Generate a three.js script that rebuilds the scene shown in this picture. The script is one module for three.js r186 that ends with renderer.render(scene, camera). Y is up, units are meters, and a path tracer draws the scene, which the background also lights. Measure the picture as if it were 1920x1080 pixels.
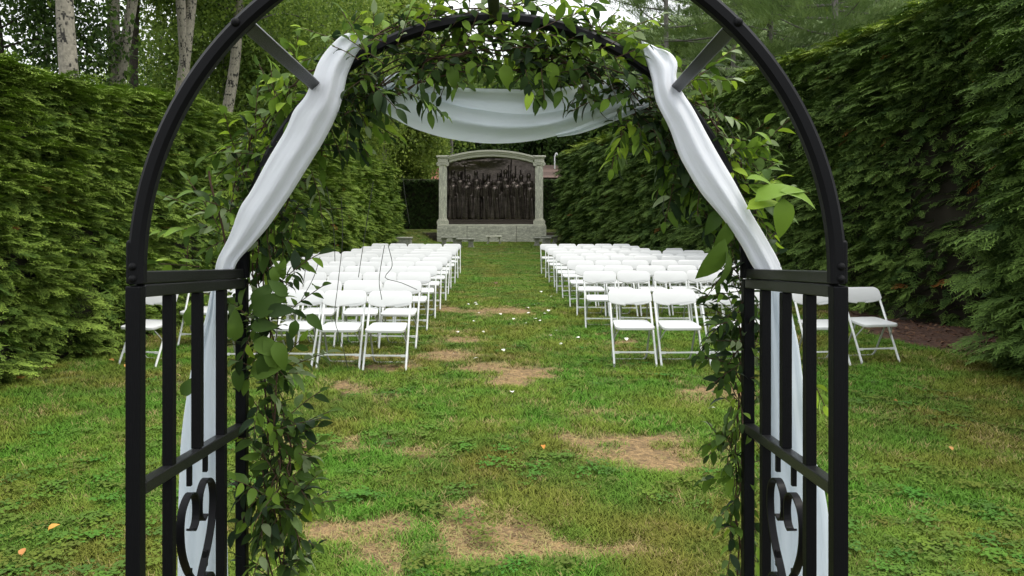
import * as THREE from 'three';
import { mergeGeometries, toCreasedNormals } from 'three/addons/utils/BufferGeometryUtils.js';
import { RoundedBoxGeometry } from 'three/addons/geometries/RoundedBoxGeometry.js';

// ------------------------------------------------------------------ camera, sky, sun, exposure
const scene = new THREE.Scene();
const FPX = 1450, CX = 923, CY = 400, EYE = 1.62;           // focal length and principal point of the photograph, eye height
const camera = new THREE.PerspectiveCamera(2 * Math.atan(540 / FPX) * 180 / Math.PI, 16 / 9, 0.1, 600);
camera.position.set(0, EYE, 0);
camera.lookAt(0, EYE, -10);
camera.setViewOffset(1920, 1080, 960 - CX, 540 - CY, 1920, 1080);   // a shifted lens
const renderer = new THREE.WebGLRenderer({ antialias: true });
renderer.setSize(1920, 1080);
renderer.toneMapping = THREE.LinearToneMapping;
renderer.toneMappingExposure = 1.4;
renderer.shadowMap.enabled = true;

const SUN = new THREE.Vector3(0.42, 0.86, -0.28).normalize();
{ // bright, even overcast
  const W = 64, H = 32, data = new Float32Array(W * H * 4);
  for (let j = 0; j < H; j++) for (let i = 0; i < W; i++) {
    const el = ((j + 0.5) / H - 0.5) * Math.PI, s = Math.max(0, Math.sin(el));
    const L = 0.92 + 0.62 * s, k = (j * W + i) * 4;
    data[k] = L * 0.97; data[k + 1] = L; data[k + 2] = L * 1.02; data[k + 3] = 1;
  }
  const sky = new THREE.DataTexture(data, W, H, THREE.RGBAFormat, THREE.FloatType);
  sky.mapping = THREE.EquirectangularReflectionMapping;
  sky.magFilter = THREE.LinearFilter; sky.minFilter = THREE.LinearFilter; sky.wrapS = THREE.RepeatWrapping;
  sky.needsUpdate = true;
  scene.background = sky; scene.environment = sky;
}
const sun = new THREE.DirectionalLight(new THREE.Color(1, 0.95, 0.86), 1.5);
sun.position.copy(SUN).multiplyScalar(60); sun.target.position.set(0, 0, -18);
sun.castShadow = true; sun.shadow.radius = 34;
Object.assign(sun.shadow.camera, { left: -40, right: 40, top: 40, bottom: -40, near: 1, far: 200 });
sun.shadow.mapSize.set(2048, 2048);
scene.add(sun, sun.target);

// ------------------------------------------------------------------ helpers
function rng(seed) { let a = seed >>> 0; return () => { a = a + 0x6D2B79F5 | 0; let t = Math.imul(a ^ a >>> 15, 1 | a); t = t + Math.imul(t ^ t >>> 7, 61 | t) ^ t; return ((t ^ t >>> 14) >>> 0) / 4294967296; }; }
const lerp = (a, b, t) => a + (b - a) * t, clamp = (x, a = 0, b = 1) => Math.min(b, Math.max(a, x));
const smooth = (a, b, x) => { const t = clamp((x - a) / (b - a)); return t * t * (3 - 2 * t); };
function hash2(x, y, s) { let h = Math.imul(x, 374761393) + Math.imul(y, 668265263) + Math.imul(s, 974634211) | 0; h = Math.imul(h ^ h >>> 13, 1274126177); return ((h ^ h >>> 16) >>> 0) / 4294967296; }
function noise(x, y, s = 0) { const i = Math.floor(x), j = Math.floor(y), u = x - i, v = y - j, a = u * u * (3 - 2 * u), b = v * v * (3 - 2 * v); return lerp(lerp(hash2(i, j, s), hash2(i + 1, j, s), a), lerp(hash2(i, j + 1, s), hash2(i + 1, j + 1, s), a), b); }
const fbm = (x, y, s = 0) => 0.55 * noise(x, y, s) + 0.3 * noise(x * 2.1, y * 2.1, s + 1) + 0.15 * noise(x * 4.3, y * 4.3, s + 2);
const V = (x, y, z) => new THREE.Vector3(x, y, z);
const at = (px, py, d) => V((px - CX) * d / FPX, EYE - (py - CY) * d / FPX, -d);   // a point seen in the photograph, d metres ahead
const ground = (px, py) => at(px, py, FPX * EYE / (py - CY));
const col = (r, g, b) => new THREE.Color().setRGB(r, g, b);

const taken = {};
function numbered(name) { const n = taken[name] = (taken[name] ?? -1) + 1; return n ? `${name}_${String(n).padStart(3, '0')}` : name; }
function shade(o) { o.traverse(c => { if (c.isMesh) { c.castShadow = true; c.receiveShadow = true; } }); return o; }
function tag(o, label, category, group) { o.userData.label = label; if (category) o.userData.category = category; if (group) o.userData.group = group; return o; }
function thing(name, pos, label, category, group) { const o = new THREE.Group(); o.name = numbered(name); o.position.copy(pos); scene.add(o); return tag(o, label, category, group); }
// geo is given in world coordinates; it is moved into its thing's own frame
const origins = new Map();
function part(parent, name, geo, mat) { const o = origins.get(parent) ?? parent.position, g = geo.clone(); g.translate(-o.x, -o.y, -o.z); const m = new THREE.Mesh(g, mat); m.name = name; m.castShadow = m.receiveShadow = true; parent.add(m); origins.set(m, o); return m; }
function local(parent, name, geo, mat) { const m = new THREE.Mesh(geo, mat); m.name = name; m.castShadow = m.receiveShadow = true; parent.add(m); return m; }
function structure(name, geo, mat, label) { const m = new THREE.Mesh(geo, mat); m.name = numbered(name); m.castShadow = m.receiveShadow = true; m.userData.kind = 'structure'; if (label) m.userData.label = label; scene.add(m); return m; }
function merge(list) { return mergeGeometries(list.map(g => { const n = g.index ? g.toNonIndexed() : g; for (const k of Object.keys(n.attributes)) if (!['position', 'normal', 'uv'].includes(k)) n.deleteAttribute(k); return n; })); }
function box(x0, x1, y0, y1, z0, z1, r = 0.004) { const g = new RoundedBoxGeometry(Math.abs(x1 - x0), Math.abs(y1 - y0), Math.abs(z1 - z0), 1, r); g.translate((x0 + x1) / 2, (y0 + y1) / 2, (z0 + z1) / 2); return g; }
function bar(a, b, w, h, side = V(1, 0, 0), r = 0.003) {              // rounded bar from a to b
  const L = a.distanceTo(b), g = new RoundedBoxGeometry(w, h, L, 1, Math.min(r, w * 0.4, h * 0.4));
  const z = b.clone().sub(a).normalize(), y = z.clone().cross(side).normalize(), x = y.clone().cross(z);
  g.applyMatrix4(new THREE.Matrix4().makeBasis(x, y, z).setPosition(a.clone().lerp(b, 0.5))); return g;
}
function tube(pts, r, seg = 8, steps) { const c = new THREE.CatmullRomCurve3(pts); const g = new THREE.TubeGeometry(c, steps ?? Math.max(4, pts.length * 4), r, seg); return g; }
function taper(pts, r0, r1, seg = 8, steps = 12, uvScale = 1) {     // tapered limb, closed at its tip
  const c = new THREE.CatmullRomCurve3(pts), g = new THREE.TubeGeometry(c, steps, 1, seg), p = g.attributes.position, uv = g.attributes.uv, L = c.getLength();
  for (let i = 0; i <= steps; i++) { const o = c.getPointAt(i / steps), r = lerp(r0, r1, i / steps); for (let j = 0; j <= seg; j++) { const k = i * (seg + 1) + j; p.setXYZ(k, o.x + (p.getX(k) - o.x) * r, o.y + (p.getY(k) - o.y) * r, o.z + (p.getZ(k) - o.z) * r); uv.setXY(k, uv.getY(k) * uvScale, uv.getX(k) * L * uvScale * 0.8); } }
  return g;
}
function sweep(pts, profile, B, closed = true) {                     // profile points (u along N, v along B)
  const pos = [], n = pts.length, m = profile.length, idx = [];
  for (let i = 0; i < n; i++) {
    const T = pts[Math.min(n - 1, i + 1)].clone().sub(pts[Math.max(0, i - 1)]).normalize(), N = B.clone().cross(T).normalize();
    for (const [u, v] of profile) { const q = pts[i].clone().addScaledVector(N, u).addScaledVector(B, v); pos.push(q.x, q.y, q.z); }
  }
  for (let i = 0; i < n - 1; i++) for (let j = 0; j < m; j++) { const a = i * m + j, b = i * m + (j + 1) % m, c = a + m, d = b + m; idx.push(a, b, d, a, d, c); }
  for (const [o, flip] of [[0, 1], [(n - 1) * m, 0]]) for (let j = 1; j < m - 1; j++) flip ? idx.push(o, o + j + 1, o + j) : idx.push(o, o + j, o + j + 1);
  let g = new THREE.BufferGeometry(); g.setAttribute('position', new THREE.Float32BufferAttribute(pos, 3)); g.setIndex(idx);
  g = toCreasedNormals(g, 0.6); g.setAttribute('uv', new THREE.Float32BufferAttribute(new Float32Array(g.attributes.position.count * 2), 2)); return g;
}
function gridGeo(nu, nv, f) {                                        // f(u, v) gives a point
  const g = new THREE.PlaneGeometry(1, 1, nu, nv), p = g.attributes.position, uv = g.attributes.uv;
  for (let i = 0; i < p.count; i++) { const q = f(uv.getX(i), uv.getY(i)); p.setXYZ(i, q.x, q.y, q.z); }
  g.computeVertexNormals(); return g;
}
function trisGeo(pos, flatUp) {
  if (flatUp) for (let i = 0; i < pos.length; i += 9) {               // wind every face so that it looks up
    const ax = pos[i + 3] - pos[i], az = pos[i + 5] - pos[i + 2], bx = pos[i + 6] - pos[i], bz = pos[i + 8] - pos[i + 2];
    if (az * bx - ax * bz < 0) for (let k = 0; k < 3; k++) { const q = pos[i + 3 + k]; pos[i + 3 + k] = pos[i + 6 + k]; pos[i + 6 + k] = q; }
  }
  const g = new THREE.BufferGeometry(); g.setAttribute('position', new THREE.Float32BufferAttribute(pos, 3)); g.computeVertexNormals();
  g.setAttribute('uv', new THREE.Float32BufferAttribute(new Float32Array(pos.length / 3 * 2), 2)); return g;
}
function instances(parent, name, geo, mat, list, stuff = true) {     // list of [Matrix4 in the parent's frame, Color]
  const m = new THREE.InstancedMesh(geo, mat, list.length); m.name = name; list.forEach(([M, c], i) => { m.setMatrixAt(i, M); m.setColorAt(i, c); });
  m.castShadow = m.receiveShadow = true; if (stuff) m.userData.kind = 'stuff'; parent.add(m); return m;
}
function tile(n, f, srgb = true) {
  const d = new Uint8Array(n * n * 4);
  for (let j = 0; j < n; j++) for (let i = 0; i < n; i++) { const c = f(i / n, j / n), k = (j * n + i) * 4; d[k] = clamp(c[0]) * 255; d[k + 1] = clamp(c[1]) * 255; d[k + 2] = clamp(c[2]) * 255; d[k + 3] = 255; }
  const t = new THREE.DataTexture(d, n, n); t.wrapS = t.wrapT = THREE.RepeatWrapping; t.magFilter = THREE.LinearFilter; t.minFilter = THREE.LinearMipmapLinearFilter; t.generateMipmaps = true; if (srgb) t.colorSpace = THREE.SRGBColorSpace; t.needsUpdate = true; return t;
}
const tnoise = (u, v, n, s) => { const x = u * n, y = v * n, i = Math.floor(x), j = Math.floor(y), a = x - i, b = y - j, A = a * a * (3 - 2 * a), B = b * b * (3 - 2 * b), h = (p, q) => hash2((p + n) % n, (q + n) % n, s); return lerp(lerp(h(i, j), h(i + 1, j), A), lerp(h(i, j + 1), h(i + 1, j + 1), A), B); };

// ------------------------------------------------------------------ materials
const grainTex = tile(256, (u, v) => { const g = 0.62 + 0.2 * tnoise(u, v, 16, 5) + 0.2 * tnoise(u, v, 64, 6) + 0.22 * (tnoise(u, v, 128, 7) - 0.4); return [g, g, g]; });
const bumpTex = tile(256, (u, v) => { const g = 0.35 * tnoise(u, v, 24, 15) + 0.4 * tnoise(u, v, 72, 16) + 0.25 * tnoise(u, v, 128, 17); return [g, g, g]; }, false);
const M = {
  iron: new THREE.MeshPhysicalMaterial({ color: col(0.006, 0.006, 0.007), roughness: 0.42, specularIntensity: 0.24, bumpMap: bumpTex, bumpScale: 0.0006 }),
  ironGloss: new THREE.MeshPhysicalMaterial({ color: col(0.012, 0.012, 0.013), roughness: 0.32, specularIntensity: 0.9, bumpMap: bumpTex, bumpScale: 0.0004 }),
  cloth: new THREE.MeshPhysicalMaterial({ color: col(0.86, 0.88, 0.93), roughness: 0.95, transmission: 0.42, thickness: 0, side: THREE.DoubleSide, sheen: 0.3, sheenColor: col(1, 1, 1) }),
  sheer: new THREE.MeshPhysicalMaterial({ color: col(0.78, 0.84, 0.9), roughness: 0.95, transmission: 0.5, thickness: 0, side: THREE.DoubleSide }),
  plastic: new THREE.MeshPhysicalMaterial({ color: col(0.66, 0.665, 0.66), roughness: 0.42, clearcoat: 0.1 }),
  tubeWhite: new THREE.MeshStandardMaterial({ color: col(0.76, 0.77, 0.76), roughness: 0.4 }),
  tubeGrey: new THREE.MeshStandardMaterial({ color: col(0.5, 0.51, 0.5), roughness: 0.45, metalness: 0.3 }),
  stone: new THREE.MeshStandardMaterial({ color: col(0.88, 0.87, 0.72), map: grainTex, roughness: 0.9, bumpMap: bumpTex, bumpScale: 0.004 }),
  stoneBase: new THREE.MeshStandardMaterial({ color: col(0.74, 0.73, 0.62), map: grainTex, roughness: 0.92, bumpMap: bumpTex, bumpScale: 0.006 }),
  benchStone: new THREE.MeshStandardMaterial({ color: col(0.5, 0.5, 0.43), map: grainTex, roughness: 0.95, bumpMap: bumpTex, bumpScale: 0.005 }),
  bronze: new THREE.MeshStandardMaterial({ color: col(0.14, 0.115, 0.1), map: grainTex, metalness: 0.8, roughness: 0.34, bumpMap: bumpTex, bumpScale: 0.004 }),
  leaf: new THREE.MeshPhysicalMaterial({ color: 0xffffff, roughness: 0.92, specularIntensity: 0.25, transmission: 0.48, thickness: 0, side: THREE.DoubleSide }),
  frond: new THREE.MeshPhysicalMaterial({ color: 0xffffff, vertexColors: true, roughness: 0.8, specularIntensity: 0.3, side: THREE.DoubleSide }),
  needle: new THREE.MeshPhysicalMaterial({ color: 0xffffff, roughness: 0.8, specularIntensity: 0.3, side: THREE.DoubleSide }),
  grass: new THREE.MeshPhysicalMaterial({ color: 0xffffff, roughness: 0.8, specularIntensity: 0.25, side: THREE.DoubleSide }),
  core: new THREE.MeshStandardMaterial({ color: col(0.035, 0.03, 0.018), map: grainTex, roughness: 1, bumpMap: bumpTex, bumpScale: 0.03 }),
  vine: new THREE.MeshStandardMaterial({ color: col(0.06, 0.03, 0.015), roughness: 0.8 }),
  bark: new THREE.MeshStandardMaterial({ color: col(0.075, 0.06, 0.048), roughness: 0.95, map: grainTex, bumpMap: bumpTex, bumpScale: 0.02 }),
  greyBark: new THREE.MeshStandardMaterial({ color: col(0.2, 0.185, 0.165), roughness: 0.95, map: grainTex, bumpMap: bumpTex, bumpScale: 0.02 }),
};
const creaseTex = tile(256, (u, v) => { const g = 0.5 * tnoise(u, v * 0.15, 40, 51) + 0.3 * tnoise(u, v * 0.3, 90, 52) + 0.2 * tnoise(u, v, 20, 53); return [g, g, g]; }, false);
for (const k of ['cloth', 'sheer']) { M[k].bumpMap = creaseTex; M[k].bumpScale = 0.0018; }
const birchTex = tile(256, (u, v) => {
  const lent = tnoise(u, v, 6, 31) > 0.5 && tnoise(0.1 + u * 0.2, v, 64, 32) > 0.78 ? 0.35 : 1, scar = 1 - 0.7 * smooth(0.62, 0.76, tnoise(u, v, 9, 33) * 0.6 + 0.4 * tnoise(u, v, 30, 34)), g = (0.72 + 0.18 * tnoise(u, v, 32, 35)) * Math.min(lent, scar);
  return [g, g * 0.97, g * 0.92];
});
M.birch = new THREE.MeshStandardMaterial({ color: col(0.4, 0.385, 0.345), map: birchTex, roughness: 0.85, bumpMap: bumpTex, bumpScale: 0.01 });

// ------------------------------------------------------------------ ground
const bareSpots = [[700, 1015, 60, 30], [730, 985, 70, 22], [860, 1000, 50, 60], [880, 960, 30, 40], [960, 1000, 70, 26], [1000, 1030, 90, 20], [1180, 850, 95, 20], [1210, 825, 110, 14], [1240, 870, 70, 16], [655, 728, 38, 14], [985, 700, 60, 14], [960, 715, 45, 10], [840, 665, 50, 8], [950, 584, 60, 7], [905, 586, 40, 6], [655, 830, 22, 16], [725, 830, 16, 10], [780, 848, 40, 12], [1340, 735, 70, 14], [1120, 1040, 60, 16], [1190, 1030, 40, 16], [740, 1060, 26, 30], [840, 580, 26, 6], [735, 690, 60, 7], [690, 668, 40, 5], [1110, 830, 26, 10], [920, 690, 50, 8], [540, 840, 40, 20], [1175, 642, 22, 5], [860, 640, 40, 6], [930, 1050, 60, 20], [620, 1000, 60, 24]];
function bareness(x, d) {
  if (d < 2) return 0.3;
  const px = CX + x * FPX / d, py = CY + FPX * EYE / d; let b = 0;
  for (const [cx, cy, rx, ry] of bareSpots) { const q = ((px - cx) / rx) ** 2 + ((py - cy) / ry) ** 2; if (q < 4) b = Math.max(b, Math.exp(-q * 0.75)); }
  const n = fbm(x * 2.1 + 9, d * 2.1, 3), n2 = fbm(x * 7, d * 7, 8);
  return clamp(smooth(0.16, 0.85, b * 1.2 + (n - 0.5) * 0.55 + (n2 - 0.5) * 1.25) + smooth(0.62, 0.85, n) * 0.35 * (1 - smooth(9, 16, d)));
}
const inBed = (x, d) => smooth(0, 0.35, x - 5.05 - 0.22 * Math.sin(d * 1.7)) * smooth(8.3, 9.2, d) * (1 - smooth(12.4, 13.4, d));   // mulch under the gap in the right hedge
function landHeight(x, d) {
  const bank = smooth(38, 45, d) * smooth(3.1, 4.4, Math.abs(x)) * 0.62 + smooth(44.8, 46.5, d) * 0.62;
  return Math.min(0.64, bank) + 0.018 * (fbm(x * 0.9, d * 0.9, 2) - 0.5);
}
const strokes = tile(512, (u, v) => { const a = 0.55 + 0.28 * tnoise(u, v, 48, 41) + 0.34 * (tnoise(u, v, 220, 42) - 0.35) + 0.14 * (tnoise(u, v, 11, 43) - 0.5); return [a, a * 0.98, a * 0.93]; });
strokes.repeat.set(1, 1);
{
  const xs = [], ds = []; for (let x = -9; x <= 9.001; x += 0.09) xs.push(x); for (let d = 1; d < 52; d += 0.05 + d * 0.006) ds.push(d);
  const pos = [], c = [], uv = [], idx = [], W = xs.length;
  for (const d of ds) for (const x of xs) {
    pos.push(x, landHeight(x, d), -d); uv.push(x / 1.3, d / 1.3);
    const b = bareness(x, d), g = fbm(x * 1.3, d * 1.3, 21), m = inBed(x, d);
    let r = [lerp(0.1, 0.2, g), lerp(0.17, 0.22, g), 0.035], s = [0.4, 0.27, 0.135], mu = [0.13, 0.062, 0.04];
    for (let k = 0; k < 3; k++) c.push(lerp(lerp(r[k], s[k], b), mu[k], m));
  }
  for (let j = 0; j < ds.length - 1; j++) for (let i = 0; i < W - 1; i++) { const a = j * W + i; idx.push(a, a + 1, a + W + 1, a, a + W + 1, a + W); }
  const g = new THREE.BufferGeometry(); g.setAttribute('position', new THREE.Float32BufferAttribute(pos, 3)); g.setAttribute('color', new THREE.Float32BufferAttribute(c, 3)); g.setAttribute('uv', new THREE.Float32BufferAttribute(uv, 2)); g.setIndex(idx); g.computeVertexNormals();
  structure('lawn', g, new THREE.MeshStandardMaterial({ vertexColors: true, map: strokes, roughness: 1, bumpMap: bumpTex, bumpScale: 0.02 }), 'mown lawn with worn straw-coloured patches between two tall hedges');
  const far = new THREE.PlaneGeometry(600, 600); far.rotateX(-Math.PI / 2); far.translate(0, -0.06, -150);
  structure('ground', far, new THREE.MeshStandardMaterial({ color: col(0.05, 0.065, 0.025), map: grainTex, roughness: 1 }), 'rough ground beyond and around the lawn');
}
{ // grass blades
  const R = rng(11), variants = [];
  for (let v = 0; v < 3; v++) {
    const p = []; for (let i = 0; i < 34; i++) {
      const a = R() * 6.283, r = Math.sqrt(R()) * 0.085, x = Math.cos(a) * r, z = Math.sin(a) * r, h = 0.016 + R() * 0.03, b = R() * 6.283, w = 0.0017 + R() * 0.0015, lean = 0.5 + R() * 1.5, ax = Math.cos(b), az = Math.sin(b), lx = Math.cos(b + 1.57 + (R() - 0.5)) * h * lean, lz = Math.sin(b + 1.57 + (R() - 0.5)) * h * lean;
      const mx = x + lx * 0.4, mz = z + lz * 0.4, mh = h * 0.62;
      p.push(x - ax * w, 0, z - az * w, x + ax * w, 0, z + az * w, mx + ax * w * 0.8, mh, mz + az * w * 0.8, x - ax * w, 0, z - az * w, mx + ax * w * 0.8, mh, mz + az * w * 0.8, mx - ax * w * 0.8, mh, mz - az * w * 0.8, mx - ax * w * 0.8, mh, mz - az * w * 0.8, mx + ax * w * 0.8, mh, mz + az * w * 0.8, x + lx, h, z + lz);
    }
    const g = trisGeo(p, true), n = g.attributes.normal; for (let i = 0; i < n.count; i++) { const q = V(n.getX(i), n.getY(i), n.getZ(i)); q.y += 0.35; q.normalize(); n.setXYZ(i, q.x, q.y, q.z); }
    variants.push(g);
  }
  const lists = [[], [], []], q = new THREE.Quaternion(), up = V(0, 1, 0);
  for (let k = 0; k < 84000; k++) {
    const u = R(), d = R() < 0.8 ? 2.9 * Math.pow(30 / 2.9, u) : 8 + 38 * u, half = Math.min(0.7 * d + 0.6, 6.2), x = (R() * 2 - 1) * half;
    const b = bareness(x, d), m = inBed(x, d); if (R() < b * 0.85 || R() < m * 1.2) continue;
    if (x < -4.9 || x > 6.6) continue;
    const s = (0.62 + d * 0.036) * (0.75 + R() * 0.6), hy = Math.min(s, 1.25) * lerp(1, 0.55, b) * (0.8 + 0.6 * fbm(x * 2.3, d * 2.3, 51)) * (1 - 0.35 * smooth(8, 20, d));
    const lush = fbm(x * 0.8 + 3, d * 0.8, 61), yel = fbm(x * 2.6, d * 2.6, 71), v = 0.75 + R() * 0.55;
    const c = col(lerp(0.085, 0.155, smooth(0.25, 0.75, yel)) * v, lerp(0.152, 0.205, smooth(0.25, 0.75, lush)) * v, lerp(0.016, 0.032, yel) * v);
    if (R() < 0.05 + b * 0.75) c.lerp(col(0.4, 0.29, 0.14), 0.5 + R() * 0.4);
    q.setFromAxisAngle(up, R() * 6.283);
    lists[k % 3].push([new THREE.Matrix4().compose(V(x, landHeight(x, d) - 0.004, -d), q, V(s, hy, s)), c]);
  }
  const grp = new THREE.Group(); grp.name = 'grass'; grp.userData.kind = 'stuff'; grp.userData.label = 'short uneven grass blades covering the lawn'; scene.add(grp);
  { // clover and small broad-leaved weeds in loose colonies, and mulch chips under the right hedge
    const cp = []; for (let i = 0; i < 14; i++) { const a = R() * 6.283, r = Math.sqrt(R()) * 0.07, x = Math.cos(a) * r, z = Math.sin(a) * r, y = 0.018 + R() * 0.02; for (let k = 0; k < 3; k++) { const b = a + k * 2.1, w = 0.008 + R() * 0.005, dx = Math.cos(b), dz = Math.sin(b); cp.push(x, y, z, x + dx * w * 1.2 - dz * w * 0.7, y + (R() - 0.5) * 0.008, z + dz * w * 1.2 + dx * w * 0.7, x + dx * w * 1.9, y - 0.003, z + dz * w * 1.9, x, y, z, x + dx * w * 1.9, y - 0.003, z + dz * w * 1.9, x + dx * w * 1.2 + dz * w * 0.7, y + (R() - 0.5) * 0.008, z + dz * w * 1.2 - dx * w * 0.7); } }
    const cg = trisGeo(cp, true), cl = [], ml = [], mg = trisGeo([0, 0, -0.008, 0.05, 0.004, -0.006, 0.045, 0.002, 0.009, 0, 0, -0.008, 0.045, 0.002, 0.009, 0.004, 0.003, 0.008], true);
    for (let k = 0; k < 9000; k++) { const d = 2.9 * Math.pow(26 / 2.9, R()), x = (R() * 2 - 1) * Math.min(0.7 * d + 0.6, 5); if (fbm(x * 1.1 + 7, d * 1.1, 91) < 0.57 || R() < 0.6 || R() < bareness(x, d) * 0.7 || inBed(x, d) > 0.2 || x < -4.8) continue; const s = 0.7 + R() * 0.7; q.setFromAxisAngle(up, R() * 6.283); cl.push([new THREE.Matrix4().compose(V(x, landHeight(x, d) + 0.004, -d), q, V(s, s, s)), col(0.055 + R() * 0.06, 0.115 + R() * 0.06, 0.022)]); }
    for (let k = 0; k < 2600; k++) { const d = 8 + R() * 6, x = 4.9 + R() * 3.2; if (R() > inBed(x, d)) continue; const s = 0.7 + R() * 1.2; ml.push([new THREE.Matrix4().compose(V(x, landHeight(x, d) + 0.006, -d), new THREE.Quaternion().setFromEuler(new THREE.Euler((R() - 0.5) * 0.7, R() * 6.283, (R() - 0.5) * 0.7)), V(s, s, s)), col(0.1, 0.05, 0.03).lerp(col(0.26, 0.16, 0.1), R() * R())]); }
    instances(grp, 'clover', cg, M.grass, cl); instances(grp, 'mulch_chips', mg, M.grass, ml);
  }
  lists.forEach(l => instances(grp, 'blades', variants[lists.indexOf(l)], M.grass, l));
}

// ------------------------------------------------------------------ hedges of hemlock
function frond(seed, n = 15) {                                        // flat drooping branchlet, one metre long, lying along +x
  const R = rng(seed), p = [], tip = [];
  const strip = (x0, y0, z0, dx, dz, L, w, droop) => {
    let px = x0, py = y0, pz = z0; const K = 3;
    for (let k = 0; k < K; k++) {
      const t = (k + 1) / K, c0 = 0.55 + 0.4 * k + x0 * 0.25, c1 = c0 + 0.4, nx = x0 + dx * L * t, nz = z0 + dz * L * t, ny = y0 - droop * t * t, wa = w * (1 - k / K * 0.6), wb = k === K - 1 ? 0 : w * (1 - t * 0.6), ox = -dz, oz = dx;
      const j = (R() - 0.5) * w * 0.8;
      p.push(px - ox * wa, py, pz - oz * wa, px + ox * wa, py, pz + oz * wa, nx + ox * wb, ny + j, nz + oz * wb); tip.push(c0, c0, c1);
      if (wb) p.push(px - ox * wa, py, pz - oz * wa, nx + ox * wb, ny + j, nz + oz * wb, nx - ox * wb, ny + j, nz - oz * wb), tip.push(c0, c1, c1);
      px = nx; py = ny; pz = nz;
    }
  };
  const y = x => -0.2 * x * x;
  for (let i = 0; i < 4; i++) strip(i / 4, y(i / 4), 0, 1, 0, 0.3, 0.03 - 0.004 * i, y(i / 4) - y((i + 1) / 4));
  for (let i = 0; i < n; i++) for (const s of [-1, 1]) {
    const x = 0.04 + 0.92 * (i + R() * 0.9) / n, a = (0.6 + R() * 0.5) * s, L = (0.5 * (1 - x * 0.72)) * (0.5 + R() * 0.75), lift = (R() - 0.62) * 0.22;
    strip(x, y(x), 0, Math.cos(a), Math.sin(a), L, 0.024 + R() * 0.012, -lift * L * 2 + 0.02);
    if (L > 0.22 && R() < 0.7) { const e = 0.35 + R() * 0.3, a2 = a - s * (0.6 + R() * 0.3); strip(x + Math.cos(a) * L * e, y(x) + lift * L * 2 * e * e, Math.sin(a) * L * e, Math.cos(a2), Math.sin(a2), L * 0.5, 0.022, 0.03 + R() * 0.05); }
  }
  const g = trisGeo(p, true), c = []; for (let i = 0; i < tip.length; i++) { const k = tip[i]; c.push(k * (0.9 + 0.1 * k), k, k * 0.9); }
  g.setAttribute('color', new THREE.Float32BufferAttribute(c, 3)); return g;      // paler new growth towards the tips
}
const fronds = [frond(101, 10), frond(102, 8), frond(103, 11)];
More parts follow.
